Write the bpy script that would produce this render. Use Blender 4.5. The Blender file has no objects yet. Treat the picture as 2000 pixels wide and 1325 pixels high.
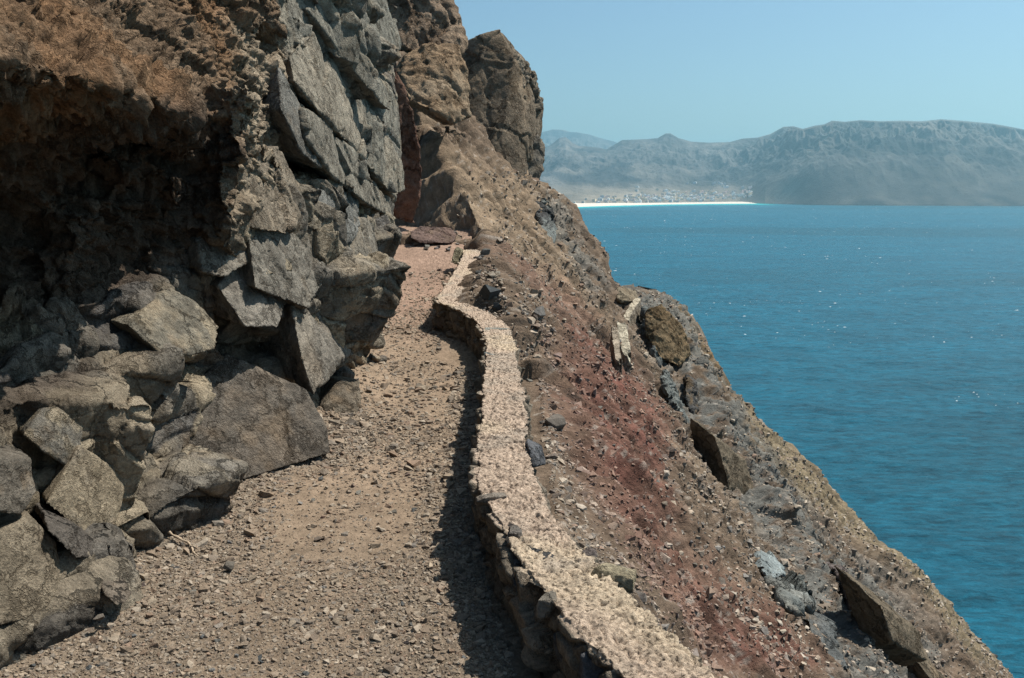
import bpy, bmesh, math, random
import numpy as np
from mathutils import Vector

# ------------------------------------------------------------------ camera, sky, sun, exposure
SC = bpy.context.scene
COL = SC.collection
F_PX = 1732.0
PITCH = math.radians(9.57)
EYE = 1.65
SEA = -72.0
cam_d = bpy.data.cameras.new("camera")
cam = bpy.data.objects.new("camera", cam_d)
COL.objects.link(cam)
cam.location = (0, 0, EYE)
cam.rotation_euler = (math.pi / 2 - PITCH, 0, 0)
cam_d.sensor_width = 36.0
cam_d.lens = 36.0 * F_PX / 2000.0
cam_d.clip_start = 0.05
cam_d.clip_end = 40000.0
SC.camera = cam

SUN = Vector((0.47, 0.20, 0.86)).normalized()          # towards the sun
world = bpy.data.worlds.new("World")
SC.world = world
world.use_nodes = True
wn = world.node_tree
bg = wn.nodes["Background"]
sky = wn.nodes.new("ShaderNodeTexSky")
sky.sky_type = 'NISHITA'
sky.sun_disc = False
sky.sun_elevation = math.asin(SUN.z)
sky.sun_rotation = math.atan2(SUN.x, SUN.y)
sky.altitude = 80
sky.air_density = 1.0
sky.dust_density = 1.9
sky.ozone_density = 1.0
tint = wn.nodes.new("ShaderNodeMix")
tint.data_type = 'RGBA'
tint.blend_type = 'MULTIPLY'
tint.inputs[0].default_value = 1.0
wn.links.new(sky.outputs[0], tint.inputs[6])
tint.inputs[7].default_value = (0.80, 1.00, 1.07, 1)
wn.links.new(tint.outputs[2], bg.inputs[0])
bg.inputs[1].default_value = 0.070

sun_d = bpy.data.lights.new("sun", 'SUN')
sun_d.energy = 5.0
sun_d.angle = math.radians(0.5)
sun_d.color = (1.0, 0.95, 0.87)
sun_o = bpy.data.objects.new("sun", sun_d)
COL.objects.link(sun_o)
sun_o.rotation_euler = (-SUN).to_track_quat('-Z', 'Y').to_euler()

SC.view_settings.view_transform = 'Standard'
SC.view_settings.look = 'None'
SC.view_settings.gamma = 1.0
SC.cycles.use_denoising = True
SC.cycles.denoising_prefilter = 'NONE'
SC.cycles.denoising_input_passes = 'RGB_ALBEDO_NORMAL'
SC.cycles.use_adaptive_sampling = False
SC.cycles.max_bounces = 5
SC.cycles.sample_clamp_indirect = 4.0
SC.view_settings.exposure = 0.66

# ------------------------------------------------------------------ numbers: noise, rays
random.seed(7)
RNG = np.random.default_rng(11)
TAB = RNG.random((64, 64, 64)).astype(np.float32) * 2 - 1
TABF = TAB.ravel()
ROT = np.array([[0.00, 0.80, 0.60], [-0.80, 0.36, -0.48], [-0.60, -0.48, 0.64]], np.float32)

ROT2 = np.array([[0.36, 0.48, -0.80], [-0.80, 0.60, 0.00], [0.48, 0.64, 0.60]], np.float32)
def vn(p, f=1.0, seed=0):
    """smooth value noise, -1..1"""
    q = (p.astype(np.float32) @ ROT2) * np.float32(f) + np.float32(seed * 7.31 + 100.5)
    fl = np.floor(q)
    i = fl.astype(np.int32)
    t = q - fl
    t = t * t * t * (t * (t * 6 - 15) + 10)
    x0 = (i[:, 0] & 63) << 12; x1 = ((i[:, 0] + 1) & 63) << 12
    y0 = (i[:, 1] & 63) << 6; y1 = ((i[:, 1] + 1) & 63) << 6
    z0 = i[:, 2] & 63; z1 = (i[:, 2] + 1) & 63
    tx, ty, tz = t[:, 0], t[:, 1], t[:, 2]
    def L(a, b, w): return a + (b - a) * w
    c00 = L(TABF[x0 + y0 + z0], TABF[x1 + y0 + z0], tx)
    c10 = L(TABF[x0 + y1 + z0], TABF[x1 + y1 + z0], tx)
    c01 = L(TABF[x0 + y0 + z1], TABF[x1 + y0 + z1], tx)
    c11 = L(TABF[x0 + y1 + z1], TABF[x1 + y1 + z1], tx)
    return L(L(c00, c10, ty), L(c01, c11, ty), tz)

def fbm(p, f=1.0, octv=4, gain=0.5, seed=0, mode=''):
    out = np.zeros(len(p), np.float32); a = 1.0; s = 0
    q = p.astype(np.float32)
    for o in range(octv):
        n = vn(q, f, seed + o)
        if mode == 'ridge': n = 1 - 2 * np.abs(n)
        elif mode == 'billow': n = 2 * np.abs(n) - 1
        out += a * n; s += a; a *= gain; f *= 2.03
        q = q @ ROT.T
    return out / s

def cells(p, f=1.0, seed=0, jit=0.9):
    """nearest jittered cell: (F1, F2, centre, three randoms per cell)"""
    q = p.astype(np.float32) * np.float32(f) + np.float32(seed * 3.7 + 200)
    base = np.floor(q).astype(np.int32)
    n = len(q)
    f1 = np.full(n, 9.0, np.float32); f2 = f1.copy()
    cen = np.zeros((n, 3), np.float32); rnd = np.zeros((n, 3), np.float32)
    for dx in (-1, 0, 1):
        for dy in (-1, 0, 1):
            for dz in (-1, 0, 1):
                c = base + np.array((dx, dy, dz), np.int32)
                k = ((c[:, 0] & 63) << 12) + ((c[:, 1] & 63) << 6) + (c[:, 2] & 63)
                j = np.stack([TABF[k], TABF[(k + 70001) % 262144], TABF[(k + 150013) % 262144]], 1)
                ctr = c + 0.5 + 0.5 * jit * j
                d = np.sqrt(((q - ctr) ** 2).sum(1))
                m = d < f1
                f2 = np.where(m, f1, np.minimum(f2, d))
                f1 = np.where(m, d, f1)
                cen[m] = ctr[m]
                rnd[m] = np.stack([TABF[(k + 30011) % 262144], TABF[(k + 90007) % 262144], TABF[(k + 200003) % 262144]], 1)[m]
    return f1, f2, (cen - np.float32(seed * 3.7 + 200)) / np.float32(f), rnd

def facets(p, f, tilt=0.6, off=0.5, seed=0):
    """broken-rock relief: every cell is a tilted plane; in units of one cell"""
    f1, f2, cen, rnd = cells(p, f, seed)
    g = rnd[:, [1, 2, 0]]
    return (rnd[:, 0] * off + ((p - cen) * f * g).sum(1) * tilt), f2 - f1

def sstep(a, b, x):
    t = np.clip((x - a) / (b - a), 0, 1)
    return t * t * (3 - 2 * t)

CP, SP = math.cos(PITCH), math.sin(PITCH)
def ray(px, py):
    u = (px - 1000.0) / F_PX; v = (py - 662.5) / F_PX
    return np.array((u, CP - v * SP, -SP - v * CP))
def at_y(px, py, y):
    d = ray(px, py); t = y / d[1]
    return np.array((d[0] * t, y, EYE + d[2] * t))
def proj(P):
    d = P[:, 1] * CP - (P[:, 2] - EYE) * SP
    d = np.maximum(d, 1e-3)
    up = P[:, 1] * SP + (P[:, 2] - EYE) * CP
    return 1000 + F_PX * P[:, 0] / d, 662.5 - F_PX * up / d, d

def in_poly(px, py, poly):
    inside = np.zeros(len(px), bool); n = len(poly)
    for i in range(n):
        x1, y1 = poly[i]; x2, y2 = poly[(i + 1) % n]
        if y1 == y2: continue
        c = ((y1 > py) != (y2 > py)) & (px < (x2 - x1) * (py - y1) / (y2 - y1) + x1)
        inside ^= c
    return inside
def poly_dist(px, py, poly, closed=True):
    """distance to a polyline"""
    best = np.full(len(px), 1e9); n = len(poly)
    for i in range(n if closed else n - 1):
        x1, y1 = poly[i]; x2, y2 = poly[(i + 1) % n]
        dx, dy = x2 - x1, y2 - y1
        t = np.clip(((px - x1) * dx + (py - y1) * dy) / (dx * dx + dy * dy + 1e-9), 0, 1)
        best = np.minimum(best, np.hypot(px - x1 - t * dx, py - y1 - t * dy))
    return best
def zone(px, py, poly, soft=12, wob=None):
    """1 inside, 0 outside, soft edge"""
    if wob is not None:
        px = px + wob; py = py + wob * 0.7
    d = poly_dist(px, py, poly)
    d = np.where(in_poly(px, py, poly), d, -d)
    return sstep(-soft, soft, d)

def lerp_col(c, new, w):
    return c + (np.asarray(new) - c) * w[:, None]

# ------------------------------------------------------------------ mesh helpers
def link(name, me, mat=None, parent=None):
    o = bpy.data.objects.new(name, me)
    COL.objects.link(o)
    if mat: me.materials.append(mat)
    if parent: o.parent = parent
    return o
def new_mesh(name, V, F, cols=None, smooth=True):
    """F: (n,3) or (n,4) int array"""
    V = np.ascontiguousarray(V, np.float32); F = np.ascontiguousarray(F, np.int32)
    me = bpy.data.meshes.new(name)
    k = F.shape[1]
    me.vertices.add(len(V)); me.vertices.foreach_set("co", V.ravel())
    me.loops.add(F.size); me.loops.foreach_set("vertex_index", F.ravel())
    me.polygons.add(len(F))
    me.polygons.foreach_set("loop_start", np.arange(0, F.size, k, dtype=np.int32))
    me.polygons.foreach_set("use_smooth", np.full(len(F), smooth))
    me.update(calc_edges=True)
    if cols is not None: set_cols(me, cols)
    return me
def set_cols(me, cols):
    a = me.color_attributes.new("Col", 'FLOAT_COLOR', 'POINT')
    c = np.ones((len(me.vertices), 4), np.float32)
    c[:, :3] = np.clip(cols, 0.004, 0.95)
    a.data.foreach_set("color", c.ravel())
def grid_faces(nr, nc):
    i = np.arange(nr * nc).reshape(nr, nc)
    return np.stack([i[:-1, :-1].ravel(), i[:-1, 1:].ravel(), i[1:, 1:].ravel(), i[1:, :-1].ravel()], 1)
def get_v(me):
    v = np.empty(len(me.vertices) * 3, np.float32); me.vertices.foreach_get("co", v); return v.reshape(-1, 3)
def get_n(me):
    v = np.empty(len(me.vertices) * 3, np.float32); me.vertex_normals.foreach_get("vector", v); return v.reshape(-1, 3)
def get_f(me):
    n = len(me.polygons); tot = np.empty(n, np.int32); me.polygons.foreach_get("loop_total", tot)
    vi = np.empty(len(me.loops), np.int32); me.loops.foreach_get("vertex_index", vi)
    return vi.reshape(-1, 4) if (tot == 4).all() else None
def normals_of(V, F):
    a = V[F[:, 2]] - V[F[:, 0]]; b = V[F[:, 3]] - V[F[:, 1]]
    n = np.cross(a, b); out = np.zeros_like(V)
    for k in range(F.shape[1]): np.add.at(out, F[:, k], n)
    return out / (np.linalg.norm(out, axis=1, keepdims=True) + 1e-12)
def remesh(me, size):
    o = bpy.data.objects.new("tmp", me); COL.objects.link(o)
    m = o.modifiers.new("r", 'REMESH'); m.mode = 'VOXEL'; m.voxel_size = size
    dg = bpy.context.evaluated_depsgraph_get(); dg.update()
    r = bpy.data.meshes.new_from_object(o.evaluated_get(dg))
    bpy.data.objects.remove(o); bpy.data.meshes.remove(me)
    return r
def tag(o, label=None, cat=None, group=None, kind=None):
    if label: o["label"] = label
    if cat: o["category"] = cat
    if group: o["group"] = group
    if kind: o["kind"] = kind
    return o
def hull_mesh(pts, name="hull"):
    bm = bmesh.new()
    for p in pts: bm.verts.new(p)
    r = bmesh.ops.convex_hull(bm, input=bm.verts)
    junk = [g for g in r["geom_interior"] if isinstance(g, bmesh.types.BMVert)]
    bmesh.ops.delete(bm, geom=junk, context='VERTS')
    bmesh.ops.triangulate(bm, faces=bm.faces)
    bmesh.ops.recalc_face_normals(bm, faces=bm.faces)
    me = bpy.data.meshes.new(name); bm.to_mesh(me); bm.free()
    return me

def hull_base(seed, n=14):
    r = np.random.default_rng(seed)
    p = r.normal(size=(n, 3)); p /= np.linalg.norm(p, axis=1, keepdims=True); p = np.clip(p * 1.4, -0.85, 0.85)
    me = hull_mesh(p); V = get_v(me).copy(); F = np.array([list(q.vertices) for q in me.polygons]); bpy.data.meshes.remove(me)
    return V, F

# ------------------------------------------------------------------ materials
def nd(t, kind, **kw):
    n = t.nodes.new(kind)
    for k, v in kw.items():
        if k in n.bl_rna.properties: setattr(n, k, v)
        else: n.inputs[k].default_value = v
    return n
def rock_material(name, bump=0.02, scale=14.0, var=0.35, rough=0.92, color=None, speck=0.25, cracks=0, pits=0):
    """rock or soil: colour of the mesh (or one colour), mottled and bumped by noise in metres"""
    m = bpy.data.materials.new(name); m.use_nodes = True
    t = m.node_tree; L = t.links.new
    b = t.nodes["Principled BSDF"]; b.inputs["Roughness"].default_value = rough
    b.inputs["Specular IOR Level"].default_value = 0.035
    g = nd(t, "ShaderNodeNewGeometry")
    n1 = nd(t, "ShaderNodeTexNoise", Scale=scale, Detail=6.0, Roughness=0.65)
    n2 = nd(t, "ShaderNodeTexNoise", Scale=scale * 7, Detail=5.0, Roughness=0.7)
    n3 = nd(t, "ShaderNodeTexNoise", Scale=scale * 2.6, Detail=7.0, Roughness=0.75, Distortion=0.8)
    for n in (n1, n2, n3): L(g.outputs["Position"], n.inputs["Vector"])
    if color is None:
        c = nd(t, "ShaderNodeAttribute", attribute_name="Col").outputs["Color"]
    else:
        oi = nd(t, "ShaderNodeObjectInfo")
        r = nd(t, "ShaderNodeValToRGB")
        els = r.color_ramp.elements
        els[0].color = (*color[0], 1); els[1].color = (*color[-1], 1)
        for i, cc in enumerate(color[1:-1]):
            e = els.new((i + 1) / (len(color) - 1)); e.color = (*cc, 1)
        L(oi.outputs["Random"], r.inputs[0]); c = r.outputs[0]
    mr = nd(t, "ShaderNodeMapRange"); L(n1.outputs["Fac"], mr.inputs["Value"])
    mr.inputs[1].default_value = 0.3; mr.inputs[2].default_value = 0.7
    mr.inputs[3].default_value = 1 - var; mr.inputs[4].default_value = 1 + var
    mr2 = nd(t, "ShaderNodeMapRange"); L(n2.outputs["Fac"], mr2.inputs["Value"])
    mr2.inputs[1].default_value = 0.3; mr2.inputs[2].default_value = 0.7
    mr2.inputs[3].default_value = 1 - speck; mr2.inputs[4].default_value = 1 + speck
    mu = nd(t, "ShaderNodeMath", operation='MULTIPLY'); L(mr.outputs[0], mu.inputs[0]); L(mr2.outputs[0], mu.inputs[1])
    hs = nd(t, "ShaderNodeVectorMath", operation='SCALE'); L(c, hs.inputs[0]); L(mu.outputs[0], hs.inputs["Scale"])
    out_c = hs.outputs[0]
    if pits:
        pn = nd(t, "ShaderNodeTexNoise", Scale=pits, Detail=3.0, Roughness=0.6, Distortion=0.3); L(g.outputs["Position"], pn.inputs["Vector"])
        pm = nd(t, "ShaderNodeMapRange"); L(pn.outputs["Fac"], pm.inputs["Value"])
        pm.inputs[1].default_value = 0.53; pm.inputs[2].default_value = 0.64; pm.inputs[3].default_value = 1.0; pm.inputs[4].default_value = 0.28
        ps = nd(t, "ShaderNodeVectorMath", operation='SCALE'); L(out_c, ps.inputs[0]); L(pm.outputs[0], ps.inputs["Scale"]); out_c = ps.outputs[0]
    L(out_c, b.inputs["Base Color"])
    s = nd(t, "ShaderNodeMath", operation='ADD'); L(n1.outputs["Fac"], s.inputs[0])
    m2 = nd(t, "ShaderNodeMath", operation='MULTIPLY'); L(n2.outputs["Fac"], m2.inputs[0]); m2.inputs[1].default_value = 0.35
    L(m2.outputs[0], s.inputs[1])
    s2 = nd(t, "ShaderNodeMath", operation='ADD'); L(s.outputs[0], s2.inputs[0])
    m3 = nd(t, "ShaderNodeMath", operation='MULTIPLY'); L(n3.outputs["Fac"], m3.inputs[0]); m3.inputs[1].default_value = 0.6
    L(m3.outputs[0], s2.inputs[1])
    if cracks:
        wv = nd(t, "ShaderNodeVectorMath", operation='SCALE'); L(n1.outputs["Color"], wv.inputs[0]); wv.inputs["Scale"].default_value = 0.9 / scale * 4
        wa = nd(t, "ShaderNodeVectorMath", operation='ADD'); L(g.outputs["Position"], wa.inputs[0]); L(wv.outputs[0], wa.inputs[1])
        vo = nd(t, "ShaderNodeTexVoronoi", Scale=cracks, feature='DISTANCE_TO_EDGE'); L(wa.outputs[0], vo.inputs["Vector"])
        cr = nd(t, "ShaderNodeMapRange"); L(vo.outputs["Distance"], cr.inputs["Value"])
        cr.inputs[1].default_value = 0.0; cr.inputs[2].default_value = 0.035; cr.inputs[3].default_value = -1.0; cr.inputs[4].default_value = 0.0
        s3 = nd(t, "ShaderNodeMath", operation='ADD'); L(s2.outputs[0], s3.inputs[0]); L(cr.outputs[0], s3.inputs[1]); s2 = s3
    bp = nd(t, "ShaderNodeBump", Strength=1.0, Distance=bump); L(s2.outputs[0], bp.inputs["Height"])
    L(bp.outputs[0], b.inputs["Normal"])
    return m

M_CLIFF = rock_material("cliff_rock", 0.045, 11.0, 0.36, 0.85, None, 0.35, 3.2)
M_FAR = rock_material("far_rock", 0.10, 3.0, 0.32, 0.92, None, 0.35, 0.9)
M_SOIL = rock_material("slope_soil", 0.05, 4.0, 0.30, 0.95)
M_PATH = rock_material("path_dirt", 0.012, 14.0, 0.22, 0.95)
M_GRAVEL = rock_material("gravel_stone", 0.006, 30.0, 0.25, 0.85)
M_CAP = rock_material("lime_mortar", 0.010, 55.0, 0.25, 0.95, None, 0.42, 0, 60.0)
M_STONE = rock_material("loose_stone", 0.01, 22.0, 0.25, 0.85,
                        [(0.055, 0.06, 0.062), (0.15, 0.14, 0.12), (0.09, 0.075, 0.06), (0.19, 0.17, 0.15), (0.10, 0.105, 0.105), (0.14, 0.09, 0.07)])

# ------------------------------------------------------------------ the lie of the land
def path_z(y): return np.interp(y, [-5, 9, 11.5, 14, 18, 22], [0, 0, 0.12, 0.36, 0.85, 1.1])
WALL_H = 0.33
WALL_PX = [(1430, 1480), (1345, 1375), (1258, 1275), (1152, 1160), (1078, 1088), (1022, 1005), (988, 935), (980, 870), (985, 800),
           (980, 740), (978, 690), (974, 652), (955, 624), (908, 600), (872, 587), (882, 566), (903, 535), (917, 508), (921, 488)]
def hit_z(px, py, zf):
    d = ray(px, py)
    y = 3.0
    for k in range(200):
        t = (zf(y) - EYE) / d[2]
        y = 0.5 * y + 0.5 * d[1] * t
    return np.array((d[0] * y / d[1], y, zf(y)))
WALL = np.array([hit_z(px, py, lambda y: path_z(y) + WALL_H) for px, py in WALL_PX])
WALL[0] = WALL[1] + (WALL[1] - WALL[2]) * 4.0          # runs on past the camera
WALL[0][2] = WALL_H

def slope_x0(y):        # where the hillside crosses path level
    return np.interp(y, [-5, 0, 1.6, 2.2, 3, 4, 5, 7, 8, 9, 11, 13, 15, 17, 20, 23, 26, 28, 33, 45, 95],
                     [1.6, 0.95, 0.62, 0.42, 0.22, 0.15, 0.12, 0.12, 0.14, 0.10, 0.12, 0.10, 0.12, 0.2, 0.75, 1.5, 2.2, 2.4, 3.2, 5.0, 12.0])
S_TAN = 1.10
SIL = [(1040, 362), (1062, 372), (1085, 385), (1112, 402), (1130, 440), (1152, 472), (1172, 515), (1187, 550), (1216, 566), (1250, 592), (1285, 612),
       (1318, 648), (1326, 690), (1348, 720), (1362, 752), (1368, 790), (1430, 830), (1500, 890), (1580, 962), (1700, 1080), (1800, 1180), (1880, 1262), (1950, 1328), (2080, 1462)]
def ridge_points():
    E, Q = [], []
    for px, py in SIL:
        d = ray(px, py)
        ys = np.linspace(12, 60, 4000)
        zr = EYE + d[2] * ys / d[1]
        zs = -S_TAN * (d[0] * ys / d[1] - slope_x0(ys))
        k = np.argmax(zs > zr)
        y = ys[k] if (zs > zr).any() else ys[np.argmax(zs - zr)]
        E.append(d[0] * y / d[1] - slope_x0(y)); Q.append(y)
    o = np.argsort(E)
    return np.array(E)[o], np.array(Q)[o]
RE, RQ = ridge_points()
print("ridge", [(round(float(a), 1), round(float(b), 1)) for a, b in zip(RE, RQ)])

# ------------------------------------------------------------------ slope below and beyond the path
STREAK = [(1225, 560), (1262, 640), (1300, 720), (1345, 815), (1365, 880), (1420, 955), (1475, 1045), (1540, 1145), (1592, 1230), (1650, 1330), (1720, 1450)]
SCARP = [(1600, 1075), (1640, 1120), (1690, 1190), (1745, 1262), (1800, 1330), (1860, 1420)]
GULLY = [(1560, 1130), (1625, 1225), (1690, 1325), (1730, 1400)]
RED = [(1060, 660), (1120, 660), (1230, 735), (1290, 850), (1270, 960), (1290, 1090), (1420, 1200), (1560, 1325), (1400, 1325), (1290, 1180), (1180, 1030), (1120, 900), (1085, 780)]
def right_of(px, py, line):
    """signed pixel distance: plus to the right of a line that runs downwards"""
    ys = np.array([p[1] for p in line]); xs = np.array([p[0] for p in line])
    d = poly_dist(px, py, line, False)
    return np.where(px > np.interp(py, ys, xs), d, -d)

def build_slope():
    ny, nu = 1150, 900
    y = np.concatenate([np.linspace(-3, 1.2, 30)[:-1], np.geomspace(1.2, 40, ny), np.geomspace(40.5, 95, 60)])
    u = np.linspace(-0.24, 0.80, nu)
    Y, U = np.meshgrid(y, u, indexing='ij')
    YY = np.maximum(Y, 1.2)
    X = U * YY
    E = X - slope_x0(Y)
    Z = -S_TAN * E
    # a steeper drop just outside the wall, path bench kept clear
    wall_r = np.interp(Y, WALL[:, 1][np.argsort(WALL[:, 1])], WALL[:, 0][np.argsort(WALL[:, 1])])
    cap = path_z(Y) - 0.16 + np.maximum(0, Y - np.interp(X, [-3.2, -2.1, -0.9, -0.2], [20.0, 18.5, 17.5, 15.8])) * 1.15
    cap = cap + 0.30 * sstep(0.0, 0.25, X - wall_r - 0.02) * sstep(8.3, 9.2, Y) * (Y < 16.5)
    Z = np.where(E < 0.25, np.minimum(Z, cap), Z)
    over = np.maximum(0, Y - np.interp(E, RE, RQ))
    wav = 0.25 * np.sin(E * 5.1) + 0.2 * np.sin(E * 11.7 + 1)
    Z = Z - np.where(over > 0, 1.7 * over + 0.0 * wav, 0)
    Z = np.maximum(Z, SEA - 1)
    V = np.stack([X.ravel(), Y.ravel(), Z.ravel()], 1)
    Fq = grid_faces(len(y), nu)
    px, py, dep = proj(V)
    e = E.ravel(); yy = Y.ravel()
    N = normals_of(V, Fq); N[N[:, 2] < 0] *= -1
    # relief: scarps whose far side stands proud, hollows, broken rock, gravel
    sc = np.clip(dep / 14.0, 0.25, 2.2)
    out = sstep(0.05, 0.5, e) * np.ones(len(e)) + (yy > 16.5) * (1 - sstep(0.05, 0.5, e))
    out = np.maximum(out, ((X - wall_r > 0.10) & (Y > 8.4)).ravel() * 1.0)
    out = np.clip(out, 0, 1)
    wob = 9 * vn(V, 0.5, 3) + 4 * vn(V, 2.0, 4)
    d1 = right_of(px + wob, py, STREAK)
    vis = (dep > 6) & (yy < np.interp(e, RE, RQ) + 1.5)
    s1 = sstep(-14, 10, d1) * (1 - sstep(70, 260, d1)) * sstep(560, 640, py) * vis
    d2 = right_of(px + wob, py, SCARP)
    s2 = sstep(-16, 12, d2) * (1 - sstep(50, 230, d2)) * sstep(1070, 1150, py) * vis
    g1 = (1 - sstep(0, 50, np.abs(right_of(px + wob, py, GULLY)))) * sstep(1120, 1200, py) * vis
    big = fbm(V, 0.35, 3, 0.5, 5)
    lumps = fbm(V, 1.3, 4, 0.55, 9, 'ridge')
    fine = fbm(V, 6.0, 4, 0.6, 15)
    fac, edge = facets(V * np.array([1, 1, 1.0]) + 0.25 * np.stack([vn(V, 1.5, 31), vn(V, 1.5, 32), vn(V, 1.5, 33)], 1), 1.1, 0.5, 0.5, 2)
    fac2, edge2 = facets(V, 4.5, 0.6, 0.5, 6)
    rockzone = np.clip((1 - sstep(10, 60, np.abs(d1 - 10))) * (py > 560) + 0.8 * zone(px, py, [(1040, 380), (1090, 390), (1120, 470), (1180, 560), (1150, 600), (1060, 470)], 25) +
                       0.9 * zone(px, py, [(1580, 1100), (1660, 1150), (1780, 1330), (1600, 1400)], 30), 0, 1) * vis
    near = sstep(1.5, 9.0, dep)
    disp = out * (0.10 * near * big + (0.05 + 0.10 * near) * lumps + 0.035 * sc * fine
                  + rockzone * (0.08 * fac + 0.06 * fac2 + 0.05 * lumps) + (0.015 + 0.05 * near * (0.3 + 0.7 * sstep(-0.1, 0.5, vn(V, 0.6, 21)))) * fac2)
    disp += (0.6 * s1 + 0.5 * s2 - 0.4 * g1) * out * sstep(8, 14, dep)
    run = fbm(np.stack([V[:, 1] * 1.5 + 0.3 * e, e * 0.28, 0 * e], 1), 1.0, 4, 0.55, 23, 'ridge')
    disp += out * near * 0.26 * run + out * near * 0.16 * np.maximum(0, fbm(V, 0.9, 3, 0.6, 27)) 
    V = V + N * (disp)[:, None]
    # colours of soil and rock
    c = np.tile(np.array([0.125, 0.092, 0.066]), (len(V), 1))
    n1 = fbm(V, 0.5, 4, 0.6, 41); n2 = fbm(V, 2.5, 4, 0.65, 45); n3 = fbm(V, 9.0, 3, 0.7, 49)
    c = lerp_col(c, (0.17, 0.128, 0.09), sstep(0.0, 0.5, n1))
    up = zone(px, py, [(820, 300), (1070, 360), (1100, 480), (1160, 640), (1050, 560), (960, 470), (850, 420)], 40, wob)
    c = lerp_col(c, (0.21, 0.155, 0.105), up * 0.8)
    red = zone(px, py, RED, 45, 2.5 * wob)
    c = lerp_col(c, (0.128, 0.060, 0.046), np.clip(red * (0.75 + 0.5 * n2), 0, 1))
    red2 = zone(px, py, [(960, 500), (1080, 560), (1150, 640), (1080, 640), (1000, 560)], 30, 2 * wob)
    c = lerp_col(c, (0.18, 0.105, 0.08), red2 * 0.7)
    tan = zone(px, py, [(1365, 780), (1520, 890), (1720, 1090), (1960, 1325), (1850, 1325), (1600, 1060), (1500, 1000), (1420, 900)], 30, wob)
    c = lerp_col(c, (0.175, 0.140, 0.090), tan * 0.85)
    rust = zone(px, py, [(1270, 600), (1330, 650), (1372, 780), (1340, 770), (1300, 700), (1250, 640)], 14, wob)
    c = lerp_col(c, (0.17, 0.115, 0.06), rust * 0.8)
    dark = rockzone * sstep(-0.15, 0.25, n2 + 0.2)
    c = lerp_col(c, (0.105, 0.108, 0.10), dark * 0.85)
    c *= (1 + 0.35 * n2 + 0.35 * n3)[:, None]
    c = lerp_col(c, (0.30, 0.26, 0.22), 0.6 * sstep(0.42, 0.6, fbm(V, 14.0, 2, 0.6, 53)))
    c = lerp_col(c, (0.05, 0.045, 0.04), 0.5 * sstep(0.35, 0.6, fbm(V, 7.0, 3, 0.6, 57)))
    me = new_mesh("slope", V, Fq, c)
    return tag(link("slope", me, M_SOIL), "steep brown and reddish scree slope falling from the wall to the sea", "slope", kind="structure"), V, e
slope_o, SLOPE_V, SLOPE_E = build_slope()

# ------------------------------------------------------------------ path
CL_Y = [-4, 1.0, 3.0, 4.0, 4.8, 5.5, 6.5, 8.0, 10.0, 12.0, 13.5, 16.0, 18.0, 21]
CL_X = [-2.2, -2.2, -2.05, -1.95, -1.85, -1.55, -1.45, -1.5, -1.7, -1.9, -2.2, -2.7, -3.0, -3.2]
def cliff_foot(y): return np.interp(y, CL_Y, CL_X)
def path_surface(V):
    """height of the path at x, y (V is n x 3, z ignored)"""
    x, y = V[:, 0], V[:, 1]
    P = np.stack([x, y, 0 * x], 1)
    z = path_z(y)
    toe = cliff_foot(y) + 0.55
    z = z + 0.16 * sstep(0.0, 0.75, toe - x) * (0.6 + 0.4 * vn(P, 1.2, 3))
    z = z + 0.035 * fbm(P, 0.9, 3, 0.5, 2) + 0.014 * fbm(P, 5.0, 3, 0.5, 6)
    rough = sstep(-0.3, 0.3, fbm(P, 0.8, 2, 0.5, 77) + 0.9 * sstep(0.2, 1.0, -(x + 0.75)) * (y < 6) + 0.25 * sstep(5.0, 3.0, y) + 0.5 * (np.abs(x + 0.25) < 0.25) - 0.15)
    mid = np.interp(y, [1, 3, 5, 7, 9, 11, 14, 18], [-1.0, -0.85, -0.65, -0.75, -1.15, -1.3, -1.6, -2.2])
    rough = rough * (1 - 0.7 * (1 - sstep(0.12, 0.5, np.abs(x - mid + 0.12 * vn(P, 0.9, 78)))) * sstep(2.6, 4.6, y))
    z = z + (0.004 + 0.010 * rough) * fbm(P, 22.0, 3, 0.6, 8) * np.clip(y / 4, 0.6, 2.0)
    return z, rough
def build_path():
    y = np.concatenate([np.linspace(-4, 1.8, 40)[:-1], np.geomspace(1.8, 19.5, 900)])
    w = np.linspace(0, 1, 620)
    Y, W = np.meshgrid(y, w, indexing='ij')
    xr = np.interp(y, WALL[:, 1], WALL[:, 0]) if False else None
    o = np.argsort(WALL[:, 1])
    R = np.interp(Y, [-4, 1.5, 2.0, 2.4, 3, 4, 6, 7.6, 8.6, 10, 13, 15, 19.5], [1.0, 0.55, 0.32, 0.2, 0.06, 0, 0, -0.06, -0.35, -0.5, -0.5, -0.75, -0.8])
    Lx = cliff_foot(Y) - 0.6
    X = Lx + (R - Lx) * W
    V = np.stack([X.ravel(), Y.ravel(), 0 * X.ravel()], 1)
    z, rough = path_surface(V)
    V[:, 2] = z
    n1 = fbm(V, 1.2, 4, 0.6, 61); n2 = fbm(V, 11.0, 4, 0.7, 65); n3 = fbm(V, 40.0, 3, 0.7, 68)
    c = np.tile(np.array([0.205, 0.151, 0.106]), (len(V), 1))
    c = lerp_col(c, (0.165, 0.132, 0.098), rough * 0.75)
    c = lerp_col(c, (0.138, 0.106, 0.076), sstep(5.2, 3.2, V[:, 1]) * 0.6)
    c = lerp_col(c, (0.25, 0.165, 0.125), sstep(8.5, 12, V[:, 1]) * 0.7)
    c *= (1 + 0.22 * n1 + 0.25 * n2 + 0.30 * n3 * (0.4 + rough))[:, None]
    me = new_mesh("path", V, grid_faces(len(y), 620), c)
    return tag(link("path", me, M_PATH), "narrow gravel and dirt footpath between cliff and low wall", "path", kind="structure")
build_path()

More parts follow.
